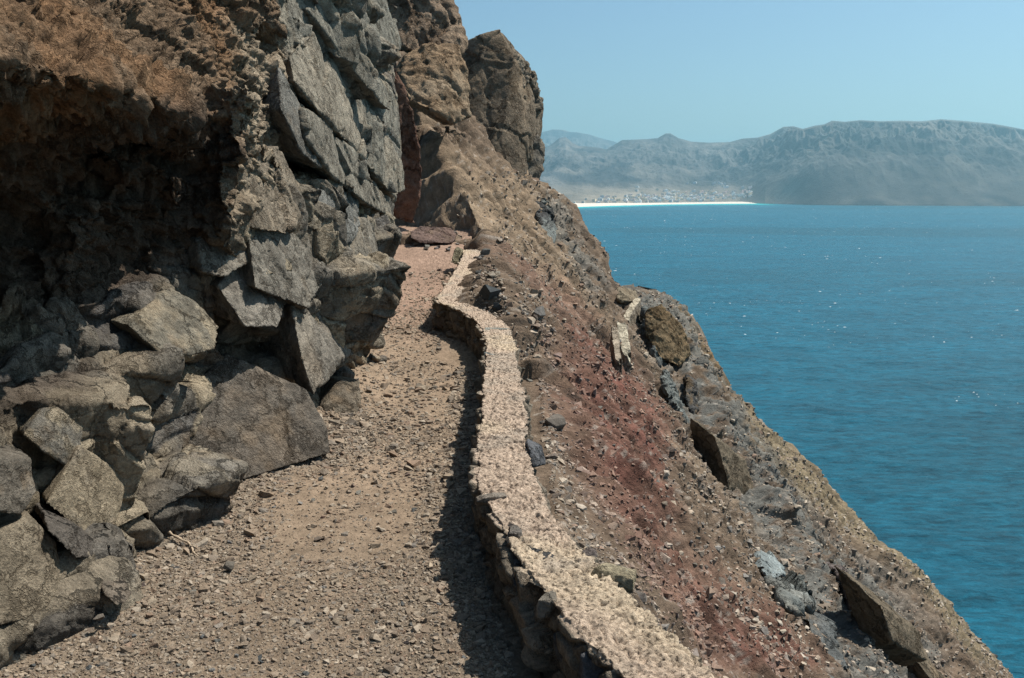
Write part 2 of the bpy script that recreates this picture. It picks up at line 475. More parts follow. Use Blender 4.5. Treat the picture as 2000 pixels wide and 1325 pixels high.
# ------------------------------------------------------------------ cliff: a sheet x(y, h) with overhang, remeshed and broken up
TY = [0.6, 2.0, 3.0, 3.8, 4.6, 5.2, 5.8, 6.6, 7.5, 9.0, 10.5, 12.0, 12.7, 13.5, 15.0]
TH = [-0.5, 0.0, 0.45, 0.8, 1.15, 1.55, 1.85, 1.98, 2.15, 2.5, 3.2, 4.2, 6.5]
TX = np.array([
    # -0.5   0.0    .45    .8    1.15   1.55   1.85   1.98   2.15   2.5    3.2    4.2   6.5
    [-2.2, -2.20, -2.25, -2.30, -2.35, -2.30, -2.05, -1.55, -1.66, -2.00, -2.6, -3.3, -4.6],
    [-1.95, -1.98, -2.08, -2.20, -2.35, -2.35, -1.95, -1.34, -1.60, -1.98, -2.6, -3.3, -4.6],
    [-1.82, -1.88, -2.02, -2.16, -2.32, -2.32, -1.90, -1.33, -1.60, -1.98, -2.5, -3.2, -4.5],
    [-1.75, -1.83, -1.98, -2.14, -2.30, -2.32, -1.86, -1.36, -1.60, -1.96, -2.5, -3.1, -4.3],
    [-1.72, -1.79, -1.90, -2.02, -2.08, -2.15, -1.78, -1.52, -1.62, -1.92, -2.4, -2.9, -4.0],
    [-1.5, -1.58, -1.66, -1.72, -1.78, -1.80, -1.74, -1.66, -1.70, -1.90, -2.25, -2.7, -3.7],
    [-1.35, -1.45, -1.53, -1.58, -1.63, -1.67, -1.70, -1.71, -1.74, -1.85, -2.1, -2.45, -3.2],
    [-1.4, -1.45, -1.50, -1.55, -1.62, -1.65, -1.64, -1.62, -1.62, -1.66, -1.8, -2.1, -2.8],
    [-1.4, -1.45, -1.48, -1.52, -1.56, -1.58, -1.60, -1.60, -1.60, -1.62, -1.7, -1.9, -2.6],
    [-1.5, -1.55, -1.55, -1.55, -1.56, -1.58, -1.58, -1.58, -1.58, -1.60, -1.65, -1.8, -2.4],
    [-1.7, -1.72, -1.70, -1.66, -1.62, -1.60, -1.56, -1.56, -1.56, -1.56, -1.60, -1.7, -2.2],
    [-1.9, -1.90, -1.85, -1.75, -1.66, -1.58, -1.52, -1.50, -1.50, -1.50, -1.56, -1.7, -2.2],
    [-2.0, -2.00, -1.95, -1.85, -1.72, -1.62, -1.55, -1.54, -1.54, -1.55, -1.62, -1.8, -2.4],
    [-2.4, -2.4, -2.4, -2.35, -2.3, -2.3, -2.3, -2.3, -2.3, -2.3, -2.3, -2.4, -2.8],
    [-3.4, -3.4, -3.4, -3.4, -3.4, -3.4, -3.4, -3.4, -3.4, -3.4, -3.4, -3.4, -3.6]])
def cliff_x(y, h):
    """bilinear table lookup"""
    y = np.clip(y, TY[0], TY[-1]); h = np.clip(h, TH[0], TH[-1])
    iy = np.clip(np.searchsorted(TY, y) - 1, 0, len(TY) - 2); ih = np.clip(np.searchsorted(TH, h) - 1, 0, len(TH) - 2)
    a = np.asarray(TY); b = np.asarray(TH)
    ty = (y - a[iy]) / (a[iy + 1] - a[iy]); th = (h - b[ih]) / (b[ih + 1] - b[ih])
    return (TX[iy, ih] * (1 - ty) * (1 - th) + TX[iy + 1, ih] * ty * (1 - th) + TX[iy, ih + 1] * (1 - ty) * th + TX[iy + 1, ih + 1] * ty * th)
def on_cliff(px, py, off=0.0):
    """where the view line of a photo point meets the cliff sheet, shifted off metres nearer the path"""
    d = ray(px, py)
    ys = np.linspace(1.0, 14.5, 3000); t = ys / d[1]
    f = d[0] * t - (cliff_x(ys, EYE + d[2] * t) + off)
    k = np.argmax(f < 0)
    if not (f < 0).any(): k = len(ys) - 1
    return np.array((d[0] * t[k], ys[k], EYE + d[2] * t[k]))

Z_SLAB = [[(545, 0), (640, 0), (700, 60), (770, 190), (795, 350), (770, 430), (700, 380), (640, 330), (600, 250), (560, 150)],
          [(640, 0), (740, 0), (782, 90), (760, 130), (700, 100)]]
Z_CRUMB = [[(-50, -50), (540, -50), (560, 120), (600, 260), (590, 330), (520, 400), (420, 460), (300, 540), (150, 600), (-50, 620)]]
Z_TAN = [[(90, 970), (150, 870), (245, 930), (215, 1050)], [(250, 610), (320, 560), (430, 600), (380, 690), (300, 700)], [(0, 1020), (90, 1010), (120, 1120), (60, 1200), (0, 1230)],
         [(560, 480), (590, 480), (575, 560), (540, 580)], [(200, 720), (250, 680), (320, 740), (230, 800)], [(640, 500), (735, 520), (745, 640), (720, 760), (690, 700)]]
CLIFF_C = dict(crumb=(0.205, 0.14, 0.09), slab=(0.20, 0.187, 0.155), dark=(0.165, 0.147, 0.122), tan=(0.24, 0.195, 0.14))

def rock_colour(V, N, wob_scale=1.0):
    px, py, dep = proj(V)
    wob = 18 * vn(V, 2.0, 71) + 9 * vn(V, 6.0, 72)
    n1 = fbm(V, 1.6, 4, 0.6, 73); n2 = fbm(V, 8.0, 4, 0.65, 77)
    c = np.tile(np.array(CLIFF_C['dark']), (len(V), 1))
    c = lerp_col(c, (0.25, 0.21, 0.155), sstep(-0.05, 0.35, n1))
    low = zone(px, py, [(-60, 780), (160, 760), (330, 740), (330, 1000), (200, 1200), (-60, 1300)], 30, wob)
    c = lerp_col(c, (0.22, 0.18, 0.13), low * 0.8)
    cr = zone(px, py, Z_CRUMB[0], 30, wob)
    c = lerp_col(c, CLIFF_C['crumb'], cr * 0.92)
    orange = cr * sstep(-0.1, 0.5, n1 + 0.25 * (px < 200)) * (py < 330)
    c = lerp_col(c, (0.20, 0.112, 0.058), orange * 0.7)
    den_shade = zone(px, py, [(130, 240), (380, 190), (500, 290), (400, 440), (240, 660), (150, 790), (-50, 850), (-50, 330)], 30, wob)
    c = lerp_col(c, (0.075, 0.058, 0.046), den_shade * 0.75)  # hollow's dark basalt, with the overhang's shade painted into the colour
    beige = zone(px, py, [(440, 40), (560, 60), (590, 300), (600, 470), (480, 560), (400, 560), (420, 440), (500, 290), (450, 200)], 35, wob)
    c = lerp_col(c, (0.29, 0.235, 0.17), beige * 0.9)
    sl = np.maximum(zone(px, py, Z_SLAB[0], 14, wob), zone(px, py, Z_SLAB[1], 14, wob))
    c = lerp_col(c, CLIFF_C['slab'], sl * 0.9)
    for z in Z_TAN: c = lerp_col(c, CLIFF_C['tan'], zone(px, py, z, 14, wob) * 0.75)
    Wc = V + 0.12 * np.stack([vn(V, 2.2, 81), vn(V, 2.2, 82), vn(V, 2.2, 83)], 1)
    Ac = np.stack([Wc[:, 0], Wc[:, 1] * 0.42, Wc[:, 2] + 0.14 * Wc[:, 1]], 1)
    k1 = cells(Ac * np.array([1, 1.5, 1]), 3.4, 8)[3]; k2 = cells(Ac * np.array([1, 1.8, 1]), 8.0, 11)[3]
    hard = (1 - cr) * (1 - 0.6 * sl)
    c = lerp_col(c, (0.31, 0.255, 0.18), hard * np.clip(sstep(0.25, 0.7, k1[:, 1]) * 0.75 + 0.35 * sstep(0.5, 0.9, k2[:, 1]), 0, 1))
    c = lerp_col(c, (0.095, 0.09, 0.085), hard * sstep(0.35, 0.8, k1[:, 2]) * 0.7)
    c = c * (1 + 0.18 * k1[:, 0] * (1 - cr) + 0.12 * k2[:, 0])[:, None]
    rust = sstep(0.25, 0.6, fbm(V * np.array([1, 1, 0.5]), 2.6, 4, 0.6, 97)) * hard
    c = lerp_col(c, (0.20, 0.135, 0.08), rust * 0.5)
    c = c * (1 + 0.28 * n1 + 0.32 * n2 * (1 - 0.5 * sl))[:, None]
    return c, cr, sl

def break_rock(V, N, crumb, slab, scale=1.0, blocky=1.0):
    """displacement in metres along the normal"""
    W = V + 0.12 * np.stack([vn(V, 2.2, 81), vn(V, 2.2, 82), vn(V, 2.2, 83)], 1)
    # beds dip gently away along y
    A = np.stack([W[:, 0], W[:, 1] * 0.42, W[:, 2] + 0.14 * W[:, 1]], 1)
    f1, e1 = facets(A, 1.35, 0.75, 0.55, 3)
    f2, e2 = facets(A * np.array([1, 1.5, 1]), 3.4, 0.8, 0.5, 8)
    lump = fbm(V, 3.2, 4, 0.55, 85, 'billow')
    pit = fbm(V, 11.0, 4, 0.62, 89)
    rid = fbm(V, 6.0, 3, 0.6, 93, 'ridge')
    hard = 1 - crumb
    f3, e3 = facets(A * np.array([1, 1.8, 1]), 8.0, 0.8, 0.5, 11)
    d = hard * blocky * (0.060 * f1 + 0.034 * f2 + 0.014 * f3) * (1 - 0.45 * slab)
    w1 = cells(V + 0.05 * np.stack([vn(V, 6, 1), vn(V, 6, 2), vn(V, 6, 3)], 1), 6.5, 12); w2 = cells(V, 15.0, 13); w3 = cells(V, 33.0, 14)
    f4, e4 = facets(V + 0.04 * np.stack([vn(V, 8, 4), vn(V, 8, 5), vn(V, 8, 6)], 1), 5.0, 0.7, 0.8, 16); f5, e5 = facets(V + 0.02 * np.stack([vn(V, 16, 7), vn(V, 16, 8), vn(V, 16, 9)], 1), 12.0, 0.7, 0.8, 17)
    d += crumb * (0.040 * f4 + 0.020 * f5 - 0.02 * (1 - sstep(0, 0.12, e5)))
    d += crumb * (0.065 * (0.55 - w1[0]) * (1 + 0.6 * w1[3][:, 0]) + 0.055 * (0.55 - w2[0]) * (1 + 0.7 * w2[3][:, 0]) + 0.026 * (0.55 - w3[0]) + 0.05 * lump + 0.02 * pit + 0.07 * f1)
    d += hard * (0.010 * pit * (1 - 0.7 * slab) + 0.004 * rid)
    d -= hard * 0.035 * (1 - sstep(0.0, 0.10, e1)) + hard * 0.015 * (1 - sstep(0.0, 0.12, e2))
    return d * scale

HOLLOWS = [([(530, 335), (560, 308), (612, 300), (645, 335), (632, 375), (560, 388)], 0.35), ([(648, 385), (668, 470), (660, 570), (642, 480)], 0.22),
           ([(618, 18), (642, 12), (722, 125), (762, 140), (735, 158), (700, 142)], 0.22), ([(520, 55), (560, 70), (570, 150), (525, 120)], 0.18), ([(460, 520), (515, 520), (520, 585), (470, 600)], 0.18),
           ([(425, 610), (500, 600), (560, 680), (520, 740), (440, 690)], 0.22), ([(240, 700), (300, 700), (420, 700), (400, 760), (330, 770)], 0.2), ([(690, 330), (712, 310), (720, 370), (700, 385)], 0.12),
           ([(590, 620), (620, 640), (640, 720), (610, 760)], 0.15), ([(380, 230), (440, 200), (450, 300), (400, 330)], 0.2), ([(0, 930), (70, 940), (75, 1000), (0, 1010)], 0.2)]
def joint_block(r):
    """block of jointed rock: a box with shifted corners, one or two of them broken off"""
    c = np.array([(x, y, z) for x in (-1, 1) for y in (-1, 1) for z in (-1, 1)], float)
    p = c * (1 + r.uniform(-0.28, 0.12, (8, 3)))
    out = [q for q in p]
    for k in r.choice(8, int(r.integers(1, 4)), replace=False):
        q = p[k]; out = [o for o in out if not np.allclose(o, q)]
        for ax in range(3):
            t = q.copy(); t[ax] -= np.sign(q[ax]) * r.uniform(0.3, 1.3); out.append(t)
    me = hull_mesh(out); V = get_v(me).copy(); F = np.array([list(f.vertices) for f in me.polygons]); bpy.data.meshes.remove(me)
    return V, F
def turn(v, ry, rx, rz):
    c, s_ = math.cos(ry), math.sin(ry); v = np.stack([v[:, 0] * c + v[:, 2] * s_, v[:, 1], -v[:, 0] * s_ + v[:, 2] * c], 1)
    c, s_ = math.cos(rx), math.sin(rx); v = np.stack([v[:, 0], v[:, 1] * c - v[:, 2] * s_, v[:, 1] * s_ + v[:, 2] * c], 1)
    c, s_ = math.cos(rz), math.sin(rz); return np.stack([v[:, 0] * c - v[:, 1] * s_, v[:, 0] * s_ + v[:, 1] * c, v[:, 2]], 1)
def build_cliff():
    parts = []
    for (y0, y1, h1, step, vox) in ((0.8, 7.2, 3.6, 0.03, 0.0105), (6.6, 14.8, 6.3, 0.04, 0.018)):
        y = np.arange(y0, y1, step); h = np.arange(-0.45, h1, step)
        Y, H = np.meshgrid(y, h, indexing='ij')
        X = cliff_x(Y, H)
        for k in range(4):
            Xp = np.pad(X, 1, mode='edge'); X = (Xp[1:-1, 1:-1] * 2 + Xp[:-2, 1:-1] + Xp[2:, 1:-1] + Xp[1:-1, :-2] + Xp[1:-1, 2:]) / 6
        ny, nh = X.shape; n = ny * nh
        Vf = np.stack([X.ravel(), Y.ravel(), H.ravel()], 1)
        hx, hy, _ = proj(Vf)
        for poly, dep in HOLLOWS: Vf[:, 0] -= dep * zone(hx, hy, poly, 10)
        Vb = Vf.copy(); Vb[:, 0] -= 0.7
        V = np.concatenate([Vf, Vb])
        F = grid_faces(ny, nh)
        Fs = [F[:, ::-1], F + n]
        idx = np.arange(n).reshape(ny, nh)
        for edge in (idx[0, :], idx[:, -1], idx[-1, ::-1], idx[::-1, 0]):
            a, b = edge[:-1], edge[1:]
            Fs.append(np.stack([a, b, b + n, a + n], 1))
        F = np.concatenate(Fs); F3 = np.concatenate([F[:, [0, 1, 2]], F[:, [0, 2, 3]]])
        r = np.random.default_rng(int(y0 * 10))
        extraV, extraF = [V], []
        nv = len(V)
        for k in range(210 if y0 < 2 else 230):
            by = r.uniform(2.4, 7.2) if y0 < 2 else r.uniform(6.6, 12.3)
            bh = r.uniform(-0.1, 1.0 if by < 4.4 else 1.95) if y0 < 2 else r.uniform(-0.1, 4.0)
            bx = cliff_x(np.array([by]), np.array([bh]))[0]
            sz = float(np.clip(r.pareto(2.2) * 0.14 + 0.10, 0.10, 0.46)) * (1.0 if y0 < 2 else 1.35)
            qx, qy, _ = proj(np.array([[bx, by, bh]])); calm = 0
            for z in Z_SLAB + [[(285, 700), (560, 690), (660, 830), (660, 990), (285, 1000)]]:
                calm = max(calm, int(in_poly(qx, qy, z)[0]))
            if in_poly(qx, qy, Z_CRUMB[0])[0] and by > 4.9: continue
            if any(in_poly(qx, qy, z[0])[0] for z in HOLLOWS): continue
            ext = 0.9 * sz * F_PX / by
            if any(in_poly(qx + a, qy + b, [(290, 770), (440, 690), (540, 720), (655, 830), (655, 990), (290, 1000)])[0] for a, b in ((0, 0), (ext, 0), (-ext, 0), (0, ext), (ext, ext * 0.7))): continue
            if calm: sz *= 0.5
            if qx[0] + 0.8 * sz * F_PX / by > (770 if bh > 0.9 else 752): continue
            if by > 8.2 and bh < 0.9: sz *= 0.45; bx -= 0.12
            BV, BF = joint_block(r)
            el = r.uniform(1.0, 2.4)
            v = BV * np.array([0.62, el, r.uniform(0.5, 1.0)]) * sz
            v = turn(v, r.normal(0.28, 0.24), r.normal(-0.16, 0.14), r.normal(-0.35, 0.24))
            v += np.array([bx - r.uniform(0.32, 0.58) * sz, by, bh])
            extraV.append(v); extraF.append(BF + nv); nv += len(v)
        me = new_mesh("t", V, F)
        hm = new_mesh("h", np.concatenate(extraV[1:]), np.concatenate(extraF) - len(V))
        bm = bmesh.new(); bm.from_mesh(me); bmesh.ops.recalc_face_normals(bm, faces=bm.faces); bm.from_mesh(hm); bm.to_mesh(me); bm.free(); bpy.data.meshes.remove(hm)
        me = remesh(me, vox)
        V = get_v(me).copy(); N = get_n(me).copy(); F = get_f(me)
        keep = V[:, 0] > cliff_x(V[:, 1], V[:, 2]) - 0.62
        kf = keep[F].all(1); F = F[kf]
        used = np.unique(F); mp = np.full(len(V), -1); mp[used] = np.arange(len(used))
        V, N, F = V[used], N[used], mp[F]
        bpy.data.meshes.remove(me)
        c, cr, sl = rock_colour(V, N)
        dd = break_rock(V, N, cr, sl)
        V2 = V + N * dd[:, None]
        parts.append((V2, F, c))
    V = np.concatenate([p[0] for p in parts]); c = np.concatenate([p[2] for p in parts])
    F = np.concatenate([parts[0][1], parts[1][1] + len(parts[0][0])])
    print("cliff verts", len(V))
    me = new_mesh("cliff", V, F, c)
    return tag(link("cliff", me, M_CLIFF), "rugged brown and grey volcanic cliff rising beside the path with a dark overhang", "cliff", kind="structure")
cliff_o = build_cliff()

# ------------------------------------------------------------------ rock masses traced as hulls of real points
def rock_mass(name, pts, label, cat, col, vox=0.03, rough=1.0, block=0.5, push=(0, 0.6, 0), col2=None, mat=None, crumb=0.3, shrink=0.8, group=None, kind=None, seed=0, fscale=1.0):
    """pts: list of 3D points on its seen side; the far side is the same outline pushed back and drawn in"""
    P = np.array(pts); m = P.mean(0)
    B = m + (P - m) * shrink + np.array(push)
    me = hull_mesh(np.concatenate([P, B]))
    me = remesh(me, vox)
    V = get_v(me).copy(); N = get_n(me).copy(); F = get_f(me)
    size = np.ptp(P, axis=0).max()
    S = V / size * 1.6 * fscale + seed * 5.3
    f1, e1 = facets(S + 0.12 * np.stack([vn(S, 2, 1), vn(S, 2, 2), vn(S, 2, 3)], 1), 1.3, 0.7, 0.5, seed)
    f2, e2 = facets(S, 3.6, 0.7, 0.5, seed + 4)
    f3, e3 = facets(S, 8.0, 0.7, 0.5, seed + 7)
    d = size * block * (0.075 * f1 + 0.045 * f2 + 0.016 * f3 - 0.03 * (1 - sstep(0, 0.08, e1)) - 0.01 * (1 - sstep(0, 0.1, e2)))
    k = vox / 0.03
    d = d + rough * size * (crumb * 0.05 * fbm(S, 3.0, 4, 0.6, seed + 9, 'billow') + 0.012 * fbm(S, 9.0, 4, 0.65, seed + 12) + crumb * 0.02 * fbm(S, 7, 3, 0.6, seed + 31, 'ridge'))
    V2 = V + N * d[:, None]
    n1 = fbm(S, 2.0, 4, 0.6, seed + 15); n2 = fbm(S, 9.0, 4, 0.65, seed + 19)
    c = np.tile(np.array(col), (len(V), 1))
    if col2 is not None: c = lerp_col(c, col2, sstep(-0.15, 0.35, n1))
    c = lerp_col(c, (0.21, 0.15, 0.095), 0.45 * sstep(0.2, 0.6, fbm(S, 1.4, 4, 0.6, seed + 23)))
    c *= (1 + 0.25 * n1 + 0.35 * n2)[:, None]
    set_cols(me, c)
    ctr = np.array([m[0], m[1], P[:, 2].min()])
    me.vertices.foreach_set("co", (V2 - ctr).astype(np.float32).ravel())
    me.polygons.foreach_set("use_smooth", np.full(len(me.polygons), True))
    me.update()
    o = link(name, me, mat or M_CLIFF); o.location = ctr
    return tag(o, label, cat, group, kind)
def PY(lst, y=None): return [at_y(p[0], p[1], p[2] if len(p) > 2 else y) for p in lst]
def OC(lst): return [on_cliff(p[0], p[1], p[2]) for p in lst]

# far masses at the end of the path
rock_mass("rock_spur", PY([(884, 100, 25), (900, 84, 25), (940, 68, 25), (976, 56, 25.2), (1004, 115, 25), (1018, 170, 25.5), (1034, 270, 25.2), (1020, 372, 24.6), (965, 376, 24), (880, 330, 24),
                           (1030, 122, 27), (1046, 165, 27.3), (1062, 212, 27.5), (1056, 255, 27.5), (1046, 335, 27)]),
          "tall dark brown rock spur against the sky at the far end of the path", "rock", (0.15, 0.12, 0.088), 0.04, 0.35, 0.24, (0.2, 2.2, 0), (0.16, 0.128, 0.095), M_FAR, 0.08, seed=1)
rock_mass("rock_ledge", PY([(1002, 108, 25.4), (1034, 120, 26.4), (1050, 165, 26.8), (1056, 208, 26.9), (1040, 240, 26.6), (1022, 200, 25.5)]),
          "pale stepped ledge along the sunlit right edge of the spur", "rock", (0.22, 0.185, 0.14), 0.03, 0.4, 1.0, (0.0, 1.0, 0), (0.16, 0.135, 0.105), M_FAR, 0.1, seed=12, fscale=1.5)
rock_mass("rock_shoulder", PY([(1030, 268, 25.6), (1050, 262, 26), (1066, 290, 26.5), (1064, 312, 26.3), (1055, 360, 26), (1020, 385, 25.4), (1010, 330, 25.3)]),
          "small jutting grey rock shoulder low on the right edge of the spur", "rock", (0.13, 0.115, 0.095), 0.05, 0.8, 0.9, (0.0, 1.2, 0), (0.19, 0.16, 0.12), M_FAR, 0.3, seed=2)
rock_mass("brown_boulder", PY([(790, 110, 18.6), (830, 88, 18.6), (896, 86, 18.8), (918, 150, 18.6), (922, 228, 18.3), (890, 248, 18), (850, 218, 17.6), (800, 200, 17.6), (776, 150, 18)]),
          "bulging orange-brown boulder overhanging the path end left of the spur", "boulder", (0.235, 0.165, 0.105), 0.045, 1.1, 0.6, (-0.4, 1.6, 0.1), (0.25, 0.19, 0.13), M_FAR, 0.3, seed=3)
rock_mass("crumbling_crag", PY([(735, -60, 19), (800, -80, 19), (872, -60, 19.5), (884, 20, 19.6), (914, 80, 19.6), (906, 112, 19.2), (800, 105, 18.6), (760, 70, 18.4), (730, 20, 18.6)]),
          "crumbly brown crag at the top of the cliff against the sky", "rock", (0.19, 0.14, 0.10), 0.05, 1.1, 0.8, (-0.6, 2.4, 0.3), (0.23, 0.17, 0.12), M_FAR, 0.35, seed=4)
rock_mass("red_pillar", PY([(762, 125, 15.2), (775, 130, 15.1), (800, 190, 15.1), (822, 290, 15.2), (826, 330, 15.3), (812, 440, 15.5), (770, 430, 15.3), (752, 330, 15), (745, 200, 15)]),
          "narrow reddish brown pillar of lava rock behind the grey slabs", "rock", (0.165, 0.095, 0.07), 0.035, 1.0, 0.3, (-0.3, 1.2, 0), (0.14, 0.085, 0.062), M_FAR, 0.35, seed=5)
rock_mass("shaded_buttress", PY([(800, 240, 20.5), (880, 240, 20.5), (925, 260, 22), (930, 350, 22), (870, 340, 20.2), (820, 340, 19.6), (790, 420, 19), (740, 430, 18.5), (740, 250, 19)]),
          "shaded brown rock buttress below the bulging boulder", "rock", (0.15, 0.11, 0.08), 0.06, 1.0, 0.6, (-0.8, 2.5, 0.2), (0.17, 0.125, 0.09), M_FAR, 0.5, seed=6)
rock_mass("fallen_slab", PY([(800, 452, 16.5), (820, 444, 16.9), (880, 447, 17.0), (892, 460, 16.8), (886, 476, 16.4), (820, 476, 16.2), (802, 466, 16.2)]),
          "flat dark reddish rock lying across the far end of the path", "boulder", (0.125, 0.088, 0.075), 0.02, 0.8, 0.5, (0.0, 0.5, 0), (0.16, 0.11, 0.09), M_FAR, 0.3, seed=7)
rock_mass("standing_stone", PY([(886, 488, 14.0), (892, 482, 14.1), (902, 487, 14.2), (904, 500, 14.0), (896, 518, 13.8), (880, 514, 13.8)]),
          "small tan stone standing at the end of the far wall section", "stone", (0.19, 0.165, 0.11), 0.012, 0.6, 0.5, (0.02, 0.2, 0), None, M_FAR, 0.2, seed=8)
rock_mass("sea_knoll", PY([(1258, 606, 21.6), (1292, 592, 21.8), (1334, 636, 22.0), (1350, 690, 22.0), (1326, 716, 21.5), (1290, 700, 21.2), (1260, 655, 21.4)]),
          "rounded rusty brown knoll on the edge of the slope above the sea", "rock", (0.17, 0.125, 0.075), 0.03, 1.0, 0.3, (0.2, 1.2, -0.3), (0.15, 0.105, 0.06), M_FAR, 0.4, seed=9)

# ------------------------------------------------------------------ slabs and blocks of the cliff face, and boulders at its foot
SLATE = (0.205, 0.192, 0.158); BAS = (0.20, 0.178, 0.148); BROWN = (0.22, 0.185, 0.14); TAN_R = (0.235, 0.195, 0.14)
for nm, pts, col, col2, bl, sd in (
    ("rock_slab", [(565, 110, .05), (605, 55, .0), (650, 100, .02), (720, 195, .05), (785, 320, .12), (788, 370, .2), (770, 385, .25), (690, 280, .22), (620, 215, .2), (575, 160, .15)], SLATE, (0.235, 0.205, 0.16), .16, 21),
    ("rock_slab", [(600, 20, 0), (640, -30, 0), (700, 60, .05), (765, 190, .12), (760, 215, .2), (715, 180, .18), (650, 85, .15)], SLATE, None, .16, 22),
    ("rock_slab", [(690, -40, .1), (745, -40, .15), (770, 40, .2), (782, 92, .28), (760, 115, .3), (728, 90, .28), (700, 30, .2)], SLATE, None, .2, 23),
    ("rock_slab", [(590, 215, .15), (625, 235, .12), (690, 300, .15), (760, 400, .15), (765, 425, .25), (720, 400, .28), (650, 345, .28), (600, 275, .22)], (0.20, 0.18, 0.145), None, .16, 24),
    ("rock_slab", [(545, 130, .08), (590, 215, .1), (640, 310, .18), (628, 330, .25), (590, 300, .22), (550, 215, .18)], (0.17, 0.16, 0.14), None, .2, 25),
    ("rock_block", [(585, 380, .1), (640, 365, .12), (700, 380, .12), (705, 440, .2), (680, 475, .22), (620, 460, .2), (585, 430, .15)], (0.17, 0.165, 0.148), None, .3, 26),
    ("rock_block", [(570, 600, .2), (600, 575, .12), (690, 590, .1), (718, 640, .15), (690, 690, .25), (650, 705, .28), (612, 770, .3), (590, 700, .28)], BAS, (0.23, 0.20, 0.16), .2, 27),
    ("rock_block", [(655, 480, .15), (700, 470, .1), (738, 520, .12), (735, 610, .18), (700, 640, .22), (668, 580, .2)], BROWN, TAN_R, .3, 28),
    ("rock_block", [(425, 560, .15), (470, 500, .1), (540, 480, .1), (570, 560, .15), (545, 640, .28), (480, 640, .25)], BAS, None, .25, 29),
    ("rock_block", [(500, 500, .15), (535, 470, .1), (578, 480, .12), (570, 530, .22), (520, 540, .25)], TAN_R, None, .25, 30),
    ("rock_block", [(248, 635, .22), (330, 560, .12), (385, 590, .15), (430, 640, .22), (422, 682, .3), (375, 697, .34), (310, 690, .32)], (0.185, 0.165, 0.13), TAN_R, .2, 31),
    ("rock_block", [(210, 780, .12), (255, 690, .05), (310, 750, .1), (312, 800, .2), (260, 815, .22)], (0.19, 0.165, 0.125), None, .25, 32),
    ("rock_block", [(640, 425, .06), (742, 435, .05), (752, 520, .08), (738, 645, .14), (690, 668, .18), (648, 560, .12)], (0.185, 0.165, 0.135), (0.24, 0.20, 0.15), .3, 35),
    ("rock_block", [(480, 425, .05), (600, 445, .05), (642, 520, .10), (605, 605, .16), (500, 565, .14)], (0.19, 0.17, 0.14), None, .3, 36),
    ("rock_block", [(440, 300, .03), (545, 285, .03), (600, 400, .06), (560, 460, .12), (450, 440, .10)], (0.22, 0.18, 0.135), None, .35, 37),
    ("rock_block", [(385, 470, .12), (430, 420, .08), (500, 430, .1), (505, 500, .18), (440, 545, .25), (395, 530, .2)], (0.21, 0.185, 0.15), None, .25, 34),
):
    if sd in (35, 36, 37): pts = [(q[0], q[1], q[2] + 0.12) for q in pts]
    if nm == "rock_slab": pts = [(q[0], q[1], 0.55 * q[2] + 0.04) for q in pts]
    rock_mass(nm, OC(pts), None, None, col, 0.012, 0.4, bl * 0.8, (-0.35, 0.22, 0.03), col2, M_CLIFF, 0.05, 0.85, seed=sd, fscale=1.3).parent = cliff_o
